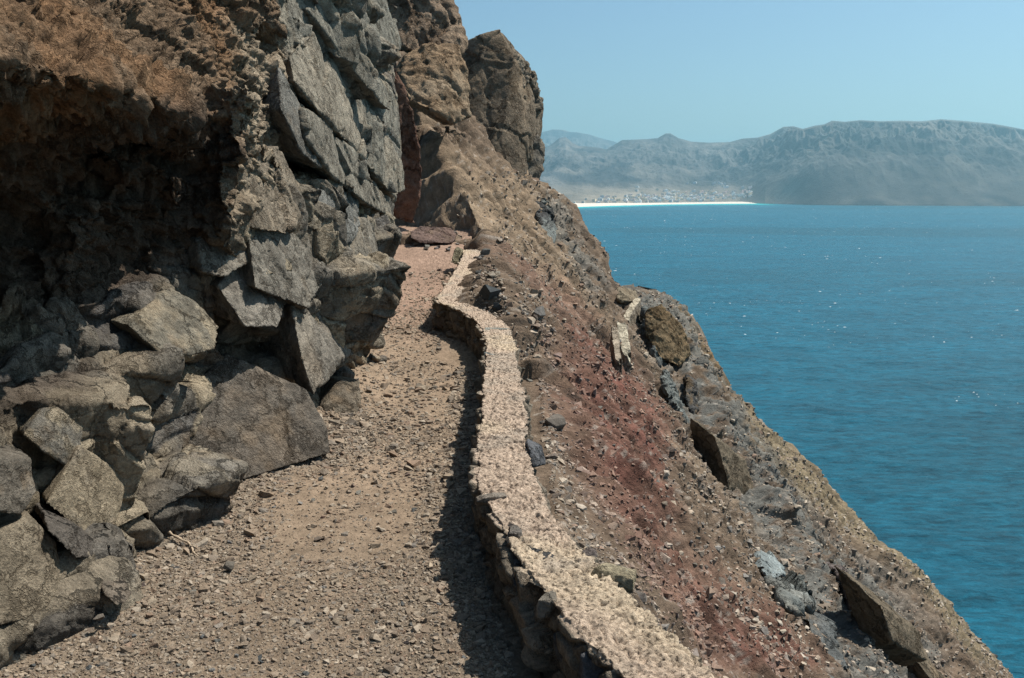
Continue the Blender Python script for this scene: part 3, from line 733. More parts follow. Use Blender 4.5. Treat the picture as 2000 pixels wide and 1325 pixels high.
for pts, col, col2, label, bl, sd in (
    ([(300, 880, 4.6), (330, 800, 4.8), (365, 755, 5.0), (445, 690, 5.2), (530, 735, 5.3), (600, 760, 5.5), (640, 835, 5.45), (645, 885, 5.35), (388, 965, 4.6), (318, 940, 4.55)], (0.13, 0.112, 0.092), (0.16, 0.13, 0.10),
     "huge dark wedge-shaped boulder with a flat grainy face beside the path", .12, 41),
    ([(632, 795, 6.35), (665, 742, 6.6), (702, 742, 6.75), (707, 790, 6.55), (690, 818, 6.3), (645, 832, 6.2)], (0.15, 0.125, 0.095), None, "rounded brown egg-shaped rock at the cliff foot right of the dark wedge boulder", .15, 42),
    ([(45, 850, 3.35), (80, 800, 3.45), (135, 785, 3.6), (162, 820, 3.65), (160, 870, 3.6), (130, 915, 3.5), (85, 885, 3.35)], (0.17, 0.155, 0.13), TAN_R, "angular grey-brown rock pointing down above the tan slab at the left edge", .2, 43),
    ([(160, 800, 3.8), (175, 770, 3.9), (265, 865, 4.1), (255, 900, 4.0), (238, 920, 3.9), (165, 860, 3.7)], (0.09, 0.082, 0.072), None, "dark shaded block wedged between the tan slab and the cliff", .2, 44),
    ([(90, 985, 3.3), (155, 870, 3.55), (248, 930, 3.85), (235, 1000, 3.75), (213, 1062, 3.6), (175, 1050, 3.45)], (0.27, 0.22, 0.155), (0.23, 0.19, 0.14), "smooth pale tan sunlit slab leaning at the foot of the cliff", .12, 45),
    ([(240, 905, 4.0), (300, 895, 4.25), (335, 955, 4.3), (290, 985, 4.1), (237, 950, 3.95)], (0.19, 0.16, 0.12), None, "small broken brown rock in the gap left of the dark wedge boulder", .3, 46),
    ([(-20, 1050, 2.9), (60, 1010, 3.1), (110, 1060, 3.2), (122, 1120, 3.2), (105, 1190, 3.05), (40, 1215, 2.9), (-20, 1230, 2.8)], (0.22, 0.18, 0.13), None, "big rounded tan boulder half buried in gravel in the bottom left corner", .15, 47),
    ([(85, 1000, 3.25), (150, 1030, 3.3), (195, 1065, 3.4), (192, 1092, 3.35), (150, 1092, 3.2), (95, 1040, 3.1)], (0.115, 0.10, 0.085), None, "narrow dark rock under the lower edge of the tan slab", .2, 48),
    ([(-20, 890, 2.95), (60, 895, 3.2), (72, 960, 3.15), (40, 1010, 3.05), (-20, 1000, 2.9)], (0.15, 0.13, 0.105), None, "grey-brown rock cut by the left edge above the tan corner boulder", .25, 49),
    ([(195, 1120, 3.3), (235, 1115, 3.38), (262, 1165, 3.25), (235, 1190, 3.12), (205, 1165, 3.15)], (0.17, 0.14, 0.11), None, "low flat brown stone sunk in the gravel right of the corner boulder", .2, 50),
):
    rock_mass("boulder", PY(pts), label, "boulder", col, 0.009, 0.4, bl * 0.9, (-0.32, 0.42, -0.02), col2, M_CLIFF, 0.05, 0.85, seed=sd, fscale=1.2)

# ------------------------------------------------------------------ parapet wall
def smooth_line(P, n, it=2):
    """resample a polyline evenly with rounded corners"""
    P = np.asarray(P, float)
    for k in range(it):
        Q = np.empty((2 * len(P) - 2, P.shape[1])); Q[0::2] = 0.75 * P[:-1] + 0.25 * P[1:]; Q[1::2] = 0.25 * P[:-1] + 0.75 * P[1:]
        P = np.concatenate([P[:1], Q, P[-1:]])
    s = np.concatenate([[0], np.cumsum(np.linalg.norm(np.diff(P, axis=0), axis=1))])
    t = np.linspace(0, s[-1], n) if isinstance(n, int) else n(s[-1])
    return np.stack([np.interp(t, s, P[:, k]) for k in range(P.shape[1])], 1), t
def build_wall_run(line, half, z_drop_left, z_drop_right, step0, nc, amp, seed, core_col, cap_col):
    """a wall swept along its top line: mortar cap on a rough stone face; returns vertices, faces, colours, mask of cap"""
    C, t = smooth_line(line, lambda L: np.cumsum(step0(L)))
    T = np.gradient(C, axis=0); T[:, 2] = 0; T /= np.linalg.norm(T, axis=1, keepdims=True)
    R = np.stack([T[:, 1], -T[:, 0], 0 * T[:, 0]], 1)
    # section, from the foot of the left face over the top to the foot of the right face
    k = np.linspace(0, 1, nc)
    sec_x = np.interp(k, [0, 0.26, 0.33, 0.67, 0.74, 1], [-1.08, -1.0, -0.93, 0.93, 1.0, 1.25])
    sec_z = np.interp(k, [0, 0.26, 0.33, 0.67, 0.74, 1], [-1, -0.06, 0, 0, -0.05, -1])
    X = C[:, None, :] + R[:, None, :] * (half * sec_x)[None, :, None]
    zl = np.where(k < 0.5, z_drop_left, z_drop_right)
    z = np.where(sec_z > -0.07, sec_z * 0.42, (sec_z + 0.06) / 0.94 * zl - 0.02)
    X[:, :, 2] += z[None, :]
    V = X.reshape(-1, 3); F = grid_faces(len(C), nc)
    N = normals_of(V, F)
    capm = np.tile(sstep(0.27, 0.31, k) * (1 - sstep(0.70, 0.73, k)), len(C))
    return V, F[:, ::-1], N, capm, C, R
wall_root = bpy.data.objects.new("parapet_wall", None); COL.objects.link(wall_root)
wall_root.location = (float(WALL[4][0]), float(WALL[4][1]), 0.0)
tag(wall_root, "long low stone parapet wall with a crumbly pale pinkish mortar top winding along the path", "wall")

def cut_band(V, lo):
    return lo
def finish_wall():
    def steps(L):
        # finer near the camera (line starts near)
        out = [0.0]; s = 0.0
        while s < L:
            d = 0.0042 if s < 4.2 else min(0.0042 * (1 + (s - 4.2) * 0.45), 0.024)
            out.append(d); s += d
        return np.array(out)
    V, F, N, cap, C, R = build_wall_run(WALL, 0.132, WALL_H + 0.10, 1.0, steps, 150, 1, 0, None, None)
    S = V
    n0 = vn(S, 1.1, 101)
    lump = fbm(S, 9.0, 2, 0.5, 102)
    f1, e1 = facets(S * np.array([1, 1, 1.5]), 6.5, 0.6, 0.6, 31)
    g1, ge1, _, gr = cells(S + 0.012 * np.stack([vn(S, 30, 1), vn(S, 30, 2), vn(S, 30, 3)], 1), 42.0, 5)
    g2, ge2, _, gr2 = cells(S, 90.0, 6)
    pitn = fbm(S, 26.0, 3, 0.6, 104)
    pit = sstep(0.05, 0.42, pitn)
    knob = (1 - sstep(0.0, 0.62, g1)) * (0.5 + 0.5 * gr[:, 0])
    knob2 = (1 - sstep(0.0, 0.62, g2)) * (0.5 + 0.5 * gr2[:, 0])
    g3, _, _, gr3 = cells(S + 0.006 * np.stack([vn(S, 60, 1), vn(S, 60, 2), vn(S, 60, 3)], 1), 78.0, 15)
    hole = (1 - sstep(0.22, 0.50, g3)) * (gr3[:, 1] > -0.1) + 0.7 * (1 - sstep(0.2, 0.5, g1)) * (gr[:, 2] > 0.45)
    worn = 0.45 + 0.55 * sstep(-0.2, 0.35, fbm(S, 2.6, 3, 0.6, 113))
    d_cap = -0.010 * hole * worn + 0.007 * lump + 0.003 * knob + 0.005 * knob2 - 0.014 * pit + 0.008 * fbm(S, 38, 3, 0.65, 105) + 0.010 * fbm(S, 55, 2, 0.6, 106)
    d_side = 0.055 * f1 + 0.010 * fbm(S, 14, 3, 0.6, 107) - 0.035 * (1 - sstep(0, 0.12, e1))
    side_out = np.abs(N[:, 2]) < 0.6
    d = cap * d_cap + (1 - cap) * d_side
    # frayed edges of the mortar
    V2 = V + N * d[:, None]
    lat = 0.028 * fbm(S, 3.3, 3, 0.6, 108) + 0.005 * fbm(S, 12, 2, 0.6, 109)
    Rr = np.repeat(R, 150, axis=0)
    V2 = V2 + Rr * lat[:, None]
    c_cap = np.tile(np.array([0.39, 0.30, 0.228]), (len(V), 1))
    c_cap = lerp_col(c_cap, (0.44, 0.35, 0.25), sstep(-0.1, 0.5, vn(S, 2.2, 110)))
    c_cap = lerp_col(c_cap, (0.30, 0.25, 0.20), sstep(0.05, 0.55, fbm(S, 4.2, 3, 0.6, 111)) * 0.75)
    c_cap = lerp_col(c_cap, (0.16, 0.115, 0.09), sstep(0.25, 0.62, pitn) * 0.6)
    c_cap = lerp_col(c_cap, (0.20, 0.145, 0.11), np.clip(hole, 0, 1) * 0.45 * worn)
    c_cap *= (1 + 0.18 * gr[:, 1] + 0.12 * gr2[:, 1])[:, None]
    c_side = np.tile(np.array([0.16, 0.135, 0.105]), (len(V), 1)) * (1 + 0.5 * f1[:, None])
    c_side = lerp_col(c_side, (0.24, 0.19, 0.14), (1 - sstep(0, 0.10, e1)) * 0.7)
    c = c_side + (c_cap - c_side) * sstep(0.15, 0.6, cap + 0.35 * fbm(S, 8, 3, 0.6, 112) * (cap > 0.01))[:, None]
    base = np.array(wall_root.location)
    # two parts: the cap and the rubble body under it
    fc = cap[F].mean(1) > 0.5
    for nm, m, mat in (("mortar_cap", fc, M_CAP), ("rubble_face", ~fc, M_CLIFF)):
        f = F[m]; used = np.unique(f); mp = np.zeros(len(V), int); mp[used] = np.arange(len(used))
        link(nm, new_mesh(nm, V2[used] - base, mp[f], c[used]), mat, wall_root)
finish_wall()
def wall_stone(px, py, zoff, size, col, seed, flat=0.6, turn=0.0):
    """an angular stone bedded in the wall, its middle at a photo point of the wall"""
    q = hit_z(px, py, lambda y: path_z(y) + WALL_H + zoff)
    r = np.random.default_rng(seed)
    p = r.normal(size=(16, 3)); p /= np.linalg.norm(p, axis=1, keepdims=True)
    p = np.clip(p * 1.5, -0.8, 0.8) * np.array(size) * 0.62
    ct, st = math.cos(turn), math.sin(turn)
    p = np.stack([p[:, 0] * ct - p[:, 1] * st, p[:, 0] * st + p[:, 1] * ct, p[:, 2]], 1)
    me = hull_mesh(p); me = remesh(me, max(0.006, max(size) * 0.03))
    V = get_v(me).copy(); N = get_n(me).copy()
    f, e = facets(V + seed, 14.0, 0.5, 0.4, seed)
    V = V + N * (0.006 * f + 0.003 * fbm(V + seed, 60, 3, 0.6))[:, None]
    cc = np.tile(np.array(col), (len(V), 1)) * (1 + 0.3 * fbm(V + seed, 25, 4, 0.6, 3))[:, None]
    set_cols(me, cc); me.vertices.foreach_set("co", V.astype(np.float32).ravel())
    me.polygons.foreach_set("use_smooth", np.full(len(me.polygons), True)); me.update()
    o = link("stone", me, M_CLIFF, wall_root); o.location = Vector(q) - wall_root.location
    return o
DK = (0.075, 0.075, 0.075); TN = (0.33, 0.28, 0.19); GR = (0.19, 0.20, 0.18)
wall_stone(1045, 1118, -0.06, (0.16, 0.20, 0.13), DK, 1)
wall_stone(1136, 1276, -0.13, (0.12, 0.15, 0.13), DK, 2, turn=0.5)
wall_stone(1172, 1312, -0.10, (0.12, 0.14, 0.14), (0.10, 0.10, 0.105), 3)
wall_stone(1195, 1128, -0.015, (0.17, 0.09, 0.07), TN, 4, turn=-0.3)
wall_stone(1048, 885, -0.03, (0.10, 0.22, 0.12), (0.12, 0.12, 0.125), 5)
wall_stone(960, 978, -0.01, (0.14, 0.06, 0.05), (0.2, 0.17, 0.14), 6, turn=0.2)
wall_stone(977, 695, -0.018, (0.27, 0.11, 0.06), (0.22, 0.235, 0.22), 7)
wall_stone(972, 647, -0.02, (0.25, 0.09, 0.06), (0.24, 0.24, 0.21), 8)
wall_stone(1010, 1052, -0.03, (0.10, 0.14, 0.10), (0.17, 0.15, 0.13), 9)
wall_stone(1068, 1180, -0.03, (0.07, 0.07, 0.08), (0.24, 0.21, 0.17), 10)
wall_stone(1150, 1085, -0.03, (0.06, 0.05, 0.05), (0.12, 0.10, 0.09), 11)

# ------------------------------------------------------------------ sea
def sea_material():
    m = bpy.data.materials.new("sea_water"); m.use_nodes = True
    t = m.node_tree; L = t.links.new
    b = t.nodes["Principled BSDF"]
    b.inputs["Roughness"].default_value = 0.4; b.inputs["Specular IOR Level"].default_value = 0.2
    b.inputs["IOR"].default_value = 1.33
    at = nd(t, "ShaderNodeAttribute", attribute_name="Col")
    g = nd(t, "ShaderNodeNewGeometry")
    mp2 = nd(t, "ShaderNodeMapping"); mp2.inputs["Scale"].default_value = (0.30, 1.0, 1.0); mp2.inputs["Rotation"].default_value = (0, 0, 0.12)
    L(g.outputs["Position"], mp2.inputs["Vector"])
    nr = nd(t, "ShaderNodeTexNoise", Scale=0.55, Detail=5.0, Roughness=0.72, Distortion=0.4); L(mp2.outputs[0], nr.inputs["Vector"])
    cv = nd(t, "ShaderNodeMapRange"); L(nr.outputs["Fac"], cv.inputs["Value"])  # light and dark of the ripples painted into the water colour
    cv.inputs[1].default_value = 0.34; cv.inputs[2].default_value = 0.68; cv.inputs[3].default_value = 0.55; cv.inputs[4].default_value = 1.55
    sc_ = nd(t, "ShaderNodeVectorMath", operation='SCALE'); L(at.outputs["Color"], sc_.inputs[0]); L(cv.outputs[0], sc_.inputs["Scale"])
    L(sc_.outputs[0], b.inputs["Base Color"])
    mp = nd(t, "ShaderNodeMapping"); mp.inputs["Scale"].default_value = (0.45, 1.0, 1.0); mp.inputs["Rotation"].default_value = (0, 0, 0.2)
    L(g.outputs["Position"], mp.inputs["Vector"])
    n1 = nd(t, "ShaderNodeTexNoise", Scale=0.32, Detail=7.0, Roughness=0.68)
    L(mp.outputs[0], n1.inputs["Vector"])
    bp = nd(t, "ShaderNodeBump", Strength=1.0, Distance=2.2); L(n1.outputs["Fac"], bp.inputs["Height"])
    L(bp.outputs[0], b.inputs["Normal"])
    return m
M_SEA = sea_material()
M_FOAM = rock_material("sea_foam", 0.05, 2.0, 0.1, 0.8, None, 0.1)
SHORE_PX = [(600, 420), (900, 410), (1090, 405.5), (1200, 402), (1300, 399.6), (1400, 398.4), (1480, 397.9), (1510, 398.6), (1550, 400.0), (1610, 401.3), (1720, 402), (1850, 402.6), (2000, 403.2), (2300, 404), (2700, 410)]
def sea_hit(px, py):
    d = ray(px, py); t = (SEA - EYE) / d[2]
    return d * t + np.array((0, 0, EYE))
SHORE = np.array([sea_hit(*p) for p in SHORE_PX])
SH_U = SHORE[:, 0] / SHORE[:, 1]; SH_Y = SHORE[:, 1]
_su = np.linspace(SH_U[0], SH_U[-1], 2000); _sy = np.convolve(np.pad(np.interp(_su, SH_U, SH_Y), 45, mode='edge'), np.ones(91) / 91, 'valid')
def shore_y(u): return np.interp(u, _su, _sy)
def build_sea():
    y = np.concatenate([np.linspace(-400, 60, 8)[:-1], np.geomspace(60, 700, 900), np.geomspace(702, 5600, 420)])
    u = np.concatenate([np.linspace(-0.9, -0.05, 20)[:-1], np.linspace(-0.05, 0.68, 900), np.linspace(0.69, 1.6, 20)])
    Y, U = np.meshgrid(y, u, indexing='ij')
    X = np.where(Y > 60, U * Y, U * 60 * 8)
    V = np.stack([X.ravel(), Y.ravel(), np.full(X.size, SEA)], 1)
    W = V * np.array([0.45, 1.0, 0.0])
    fade = 1 - sstep(350, 1500, V[:, 1])
    w = 0.55 * fbm(W, 0.085, 2, 0.5, 201, 'ridge') + 0.42 * fbm(W, 0.24, 3, 0.55, 203)
    V[:, 2] += w * fade * sstep(30, 60, V[:, 1])
    dist = shore_y(U.ravel()) - V[:, 1]
    c = np.tile(np.array([0.0002, 0.078, 0.120]), (len(V), 1))
    n = fbm(V * np.array([0.4, 1, 0]), 0.004, 4, 0.55, 207)
    c = lerp_col(c, (0.0002, 0.062, 0.092), sstep(-0.1, 0.4, n))
    uu = U.ravel()
    shallow = (1 - sstep(0, 900, dist)) * (1 - sstep(0.27, 0.32, uu))
    c = lerp_col(c, (0.003, 0.19, 0.23), shallow * 0.8)
    shallow2 = (1 - sstep(60, 420, dist)) * (1 - sstep(0.27, 0.30, uu))
    c = lerp_col(c, (0.015, 0.42, 0.40), shallow2 * 0.95)
    c *= (1 + 0.25 * fbm(W, 0.05, 3, 0.6, 211))[:, None]
    me = new_mesh("sea", V, grid_faces(len(y), len(u)), c)
    tag(link("sea", me, M_SEA), "teal blue sea with small wind waves", "sea", kind="structure")
    # whitecaps: low lumps of foam lying on the crests
    r = np.random.default_rng(5)
    n = 2600
    yy = np.exp(r.uniform(math.log(95), math.log(3800), n)); uu = r.uniform(0.02, 0.66, n)
    P = np.stack([uu * yy, yy, np.full(n, SEA)], 1)
    cl = vn(P * np.array([0.5, 1, 0]), 0.02, 213)
    keep = cl > -0.1; P = P[keep]; yy = yy[keep]
    Vs, Fs = [], []; k0 = 0
    wz = (0.55 * fbm(P * np.array([0.45, 1, 0]), 0.085, 2, 0.5, 201, 'ridge') + 0.42 * fbm(P * np.array([0.45, 1, 0]), 0.24, 3, 0.55, 203)) * (1 - sstep(350, 1500, P[:, 1]))
    for i, p in enumerate(P):
        s = min(r.gamma(1.2, 0.6), 2.2) * (0.22 + yy[i] / 2200.0)
        lx, ly = s * r.uniform(0.7, 2.0), s * r.uniform(0.18, 0.4)
        m = 9
        a = np.linspace(0, 2 * np.pi, m, endpoint=False)
        rr = r.uniform(0.4, 1.1, m)
        ring = np.stack([np.cos(a) * rr * lx, np.sin(a) * rr * ly, np.full(m, -0.10)], 1)
        top = np.array([[0, 0, 0.10 + 0.07 * s]])
        v = np.concatenate([ring, top]) + np.array([p[0], p[1], SEA + wz[i] + 0.06])
        Vs.append(v); Fs.append(np.stack([np.arange(m), (np.arange(m) + 1) % m, np.full(m, m)], 1) + k0); k0 += m + 1
    V = np.concatenate(Vs)
    me = new_mesh("whitecaps", V, np.concatenate(Fs), np.full((len(V), 3), 0.72))
    tag(link("whitecaps", me, M_FOAM), "scattered small white foam crests on the teal sea", "foam", kind="stuff")
build_sea()

# ------------------------------------------------------------------ the far shore
M_HILL = rock_material("far_hill_rock", 6.0, 0.02, 0.12, 1.0, None, 0.12)
M_SAND = rock_material("beach_sand", 0.5, 0.05, 0.06, 1.0, None, 0.05)
SKY1 = [(700, 310), (950, 300), (1050, 292), (1075, 284), (1092, 270), (1105, 268), (1118, 279), (1130, 285), (1165, 288), (1185, 292), (1200, 283), (1215, 274), (1240, 273), (1265, 272), (1285, 270), (1300, 261), (1310, 261), (1325, 270),
        (1350, 277), (1385, 279), (1425, 278), (1450, 271), (1480, 269), (1505, 262), (1530, 248), (1550, 247), (1568, 252), (1590, 246), (1610, 243), (1625, 236), (1650, 238), (1680, 235),
        (1720, 237), (1760, 236), (1800, 237), (1838, 233), (1890, 237), (1940, 242), (1980, 249), (2000, 253), (2100, 268), (2300, 300), (2700, 350)]
SKY2 = [(700, 330), (960, 300), (1030, 272), (1060, 258), (1080, 253), (1100, 254), (1112, 258), (1128, 259), (1150, 263), (1175, 271), (1200, 277), (1260, 300), (1400, 320), (1420, 276), (1500, 330), (2700, 400)]
def build_hill(name, skyline, y_r, back, label, seed, nk=520, near=None):
    px = np.concatenate([np.linspace(600, 1030, 60)[:-1], np.linspace(1030, 2060, 1000), np.linspace(2065, 2700, 60)])
    v = np.interp(px, [p[0] for p in skyline], [p[1] for p in skyline])
    u = np.array([(lambda d: d[0] / d[1])(ray(a, b)) for a, b in zip(px, v)])
    el = np.array([(lambda d: d[2] / d[1])(ray(a, b)) for a, b in zip(px, v)])
    yr = y_r(px)
    Hr = EYE + el * yr - SEA
    Hs = np.convolve(np.pad(Hr, 40, mode='edge'), np.ones(81) / 81, 'valid')
    ys = shore_y(u) + np.interp(px, [900, 1090, 1200, 1300, 1400, 1450, 1475, 1500], [290, 260, 170, 94, 122, 140, 82, 0]) if near is None else near(px)
    k = np.linspace(-0.03, 1.0, nk)
    kb = np.linspace(1.02, 1.6, 40)
    K = np.concatenate([k, kb])[:, None]
    Y = ys[None, :] + (yr - ys)[None, :] * K
    X = u[None, :] * Y
    P = np.stack([X.ravel(), Y.ravel(), 0 * X.ravel()], 1)
    n = fbm(P, 1 / 900.0, 5, 0.5, seed, 'ridge').reshape(X.shape)
    n2 = fbm(P, 1 / 260.0, 4, 0.55, seed + 8, 'ridge').reshape(X.shape)
    n3 = fbm(P * np.array([1.0, 0.45, 1]), 1 / 110.0, 4, 0.6, seed + 12, 'ridge').reshape(X.shape)
    PX = np.broadcast_to(px[None, :], X.shape)
    gul = fbm(np.stack([X.ravel() / 260.0, (K * 2.0 + 0 * X).ravel(), 0 * X.ravel()], 1), 1.0, 4, 0.55, seed + 16, 'ridge').reshape(X.shape)
    # how the land climbs: flat coastal plain on the left, steep cliffs on the right
    plain = 1 - sstep(1330, 1640, PX)
    Kc = np.clip(K, 0, 1)
    f_plain = 0.03 * sstep(0, 0.05, Kc) + 0.12 * sstep(0.0, 0.5, Kc) + 0.25 * Kc ** 1.3 + 0.60 * Kc ** 2.3
    f_steep = 0.20 * sstep(-0.01, 0.10, Kc) + 0.80 * Kc ** 0.9
    f = f_plain * plain + f_steep * (1 - plain)
    f = f / f[nk - 1:nk, :]
    body = np.sin(np.pi * np.clip(Kc, 0, 1)) ** 0.7
    Z = SEA + (Hs[None, :] + (Hr - Hs)[None, :] * Kc ** 4) * (f + body * (0.20 * (n - 0.1) + 0.15 * (n2 - 0.1) + 0.17 * gul + 0.10 * n3) * np.minimum(1, 2.2 * f) * (0.6 + 0.4 * (1 - plain)))
    Z = np.where(K < 0, SEA - 3 + 0 * Z, Z)
    Z = np.maximum(Z, np.where(K > 0, SEA + 0.5 + 25 * Kc, SEA - 3))
    Z = np.where(K > 1, SEA + Hr[None, :] * (1 - (K - 1) * 0.8) , Z)
    # keep the slopes below the line of sight to the skyline
    lim = EYE + el[None, :] * Y
    Z = np.where(K < 1, np.minimum(Z, lim - 2 * (1 - K) * 6), Z)
    V = np.stack([X.ravel(), Y.ravel(), Z.ravel()], 1)
    hh = (V[:, 2] - SEA)
    c = np.tile(np.array([0.095, 0.090, 0.084]), (len(V), 1))
    c = lerp_col(c, (0.045, 0.047, 0.048), sstep(-0.1, 0.35, fbm(V, 1 / 350.0, 4, 0.6, seed + 20)))
    c = lerp_col(c, (0.26, 0.215, 0.16), (1 - sstep(20, 130, hh)) * plain.ravel() * 0.9)
    c = lerp_col(c, (0.15, 0.135, 0.115), sstep(0.05, 0.4, fbm(V, 1 / 200.0, 4, 0.6, seed + 30)) * 0.5)
    c *= (1 + 0.25 * fbm(V, 1 / 60.0, 3, 0.6, seed + 40))[:, None]
    c *= 0.8 * np.clip(1 + 0.9 * gul.ravel() * np.clip(K * 3, 0.2, 1).repeat(X.shape[1], 1).ravel() + 0.5 * n2.ravel() - 0.2, 0.3, 2.0)[:, None]  # scree and rock tones; also relief shading put into colour, gullies dark, ridges light
    me = new_mesh(name, V, grid_faces(len(K), len(px)), c)
    return tag(link(name, me, M_HILL), label, "hills", kind="structure"), V
hill_o, HILL_V = build_hill("hills", SKY1, lambda px: 7000 + 350 * np.sin(px * 0.007) + 0 * px, 0,
                    "long bare mountain ridge across the bay, hazy blue", 301)
build_hill("distant_hills", SKY2, lambda px: 11500 + 0 * px, 0, "paler far mountains behind the left end of the ridge", 341, 160, near=lambda px: 8600 + 0 * px)

def hill_z(x, y):
    d = (HILL_V[:, 0] - x) ** 2 + (HILL_V[:, 1] - y) ** 2
    return float(HILL_V[np.argmin(d), 2])
def build_beach():
    px = np.linspace(900, 1486, 240)
    row = np.interp(px, [p[0] for p in SHORE_PX], [p[1] for p in SHORE_PX])
    w = np.interp(px, [900, 1090, 1200, 1300, 1400, 1450, 1475, 1486], [310, 280, 185, 100, 130, 150, 90, 20])
    V = []
    rows = np.linspace(-0.15, 1, 9)
    for k in rows:
        for p, r_, ww in zip(px, row, w):
            q = sea_hit(p, r_); u = q[0] / q[1]
            y = q[1] + ww * k
            V.append((u * y, y, SEA + max(-1.2, 0.034 * ww * k + 2.5 * k) * 1.0 + 0.9))
    V = np.array(V)
    V[:, 2] += 0.5 * fbm(V, 0.02, 3, 0.5, 401)
    c = np.tile(np.array([0.60, 0.52, 0.43]), (len(V), 1))
    me = new_mesh("beach", V, grid_faces(len(rows), len(px)), c)
    tag(link("beach", me, M_SAND), "long pale sand beach below the village", "beach", kind="structure")
build_beach()

# ------------------------------------------------------------------ village houses
M_HOUSE = rock_material("house_plaster", 0.02, 0.3, 0.06, 0.9, None, 0.05)
M_OPEN = rock_material("house_opening", 0.01, 0.5, 0.05, 0.5, [(0.05, 0.055, 0.06), (0.05, 0.055, 0.06)], 0.05)
def house_mesh(w, d, h, r, col):
    """flat-roofed house: walls, parapet, stair room, sunk windows and door"""
    bm = bmesh.new()
    def box(x0, x1, y0, y1, z0, z1):
        vs = [bm.verts.new((x, y, z)) for z in (z0, z1) for y in (y0, y1) for x in (x0, x1)]
        for q in ((0, 2, 3, 1), (4, 5, 7, 6), (0, 1, 5, 4), (1, 3, 7, 5), (3, 2, 6, 7), (2, 0, 4, 6)):
            bm.faces.new([vs[i] for i in q])
    box(-w / 2, w / 2, -d / 2, d / 2, -6, h)
    t = 0.25
    for q in ((-w / 2, w / 2, -d / 2, -d / 2 + t), (-w / 2, w / 2, d / 2 - t, d / 2), (-w / 2, -w / 2 + t, -d / 2 + t, d / 2 - t), (w / 2 - t, w / 2, -d / 2 + t, d / 2 - t)):
        box(*q, h, h + 0.8)
    box(w * 0.05, w * 0.38, -d * 0.1, d * 0.3, h, h + 2.4)
    nf = len(bm.faces)
    nfl = max(1, int(h // 3)); nw = max(2, int(w // 3.5))
    for f in range(nfl):
        for i in range(nw):
            x = -w / 2 + w * (i + 0.5) / nw; z = f * 3.0 + 0.9; hh = 1.3
            if f == 0 and i == nw // 2: z, hh = 0.1, 2.1
            box(x - 0.55, x + 0.55, -d / 2 - 0.03, -d / 2 + 0.1, z, z + hh)
    for f in bm.faces[nf:] if False else list(bm.faces)[nf:]: f.material_index = 1
    me = bpy.data.meshes.new("house"); bm.to_mesh(me); bm.free()
    cc = np.tile(np.array(col), (len(me.vertices), 1)); set_cols(me, cc)
    me.materials.append(M_HOUSE); me.materials.append(M_OPEN)
    return me
HCOL = [(0.88, 0.86, 0.82), (0.76, 0.68, 0.56), (0.92, 0.91, 0.89), (0.60, 0.54, 0.48), (0.82, 0.68, 0.48), (0.62, 0.63, 0.63), (0.80, 0.79, 0.77), (0.84, 0.68, 0.62)]
HNAME = ["white", "sandy", "bright white", "drab brown", "ochre", "grey", "pale grey", "pinkish"]
def build_village():
    r = np.random.default_rng(21)
    protos = []
    for i in range(8):
        w, d, h = r.uniform(9, 17), r.uniform(8, 13), r.choice([3.4, 3.6, 6.4, 6.6])
        protos.append(house_mesh(w, d, h, r, HCOL[i]))
    n = 0
    spots = []
    for k in range(4000):
        if len(spots) >= 230: break
        px = float(np.clip(r.normal(1325, 75), 1100, 1465)); b = abs(r.normal(0.0, 1.0))
        u = ray(px, 398)[0] / ray(px, 398)[1]
        ys = shore_y(u)
        back = float(np.interp(px, [900, 1090, 1200, 1300, 1400, 1450, 1475], [340, 300, 215, 140, 165, 185, 130])) + 20
        y = ys + back + b * (200 if px < 1420 else 60)
        x = u * y
        if any((x - a) ** 2 + (y - c) ** 2 < 18 ** 2 for a, c in spots): continue
        spots.append((x, y))
    # one long pale building by the east end of the beach
    for i, (x, y) in enumerate(spots):
        k = int(r.integers(0, 8))
        o = bpy.data.objects.new("house", protos[k]); COL.objects.link(o)
        z = hill_z(x, y)
        o.location = (x, y, z + 0.5); o.rotation_euler = (0, 0, r.uniform(-0.5, 0.5)); s = r.uniform(1.0, 1.5); o.scale = (s, s, s)
        tag(o, "small %s flat-roofed house among the village houses behind the beach" % HNAME[k], "house", "village houses behind the far beach")
    x, y = None, None
    d = ray(1446, 388); u = d[0] / d[1]; y = shore_y(u) + 230; x = u * y
    me = house_mesh(55, 16, 9, r, (0.82, 0.80, 0.76))
    o = link("large_building", me); o.location = (x, y, hill_z(x, y) + 1)
    tag(o, "long white building standing apart at the right end of the village beach", "building")
build_village()

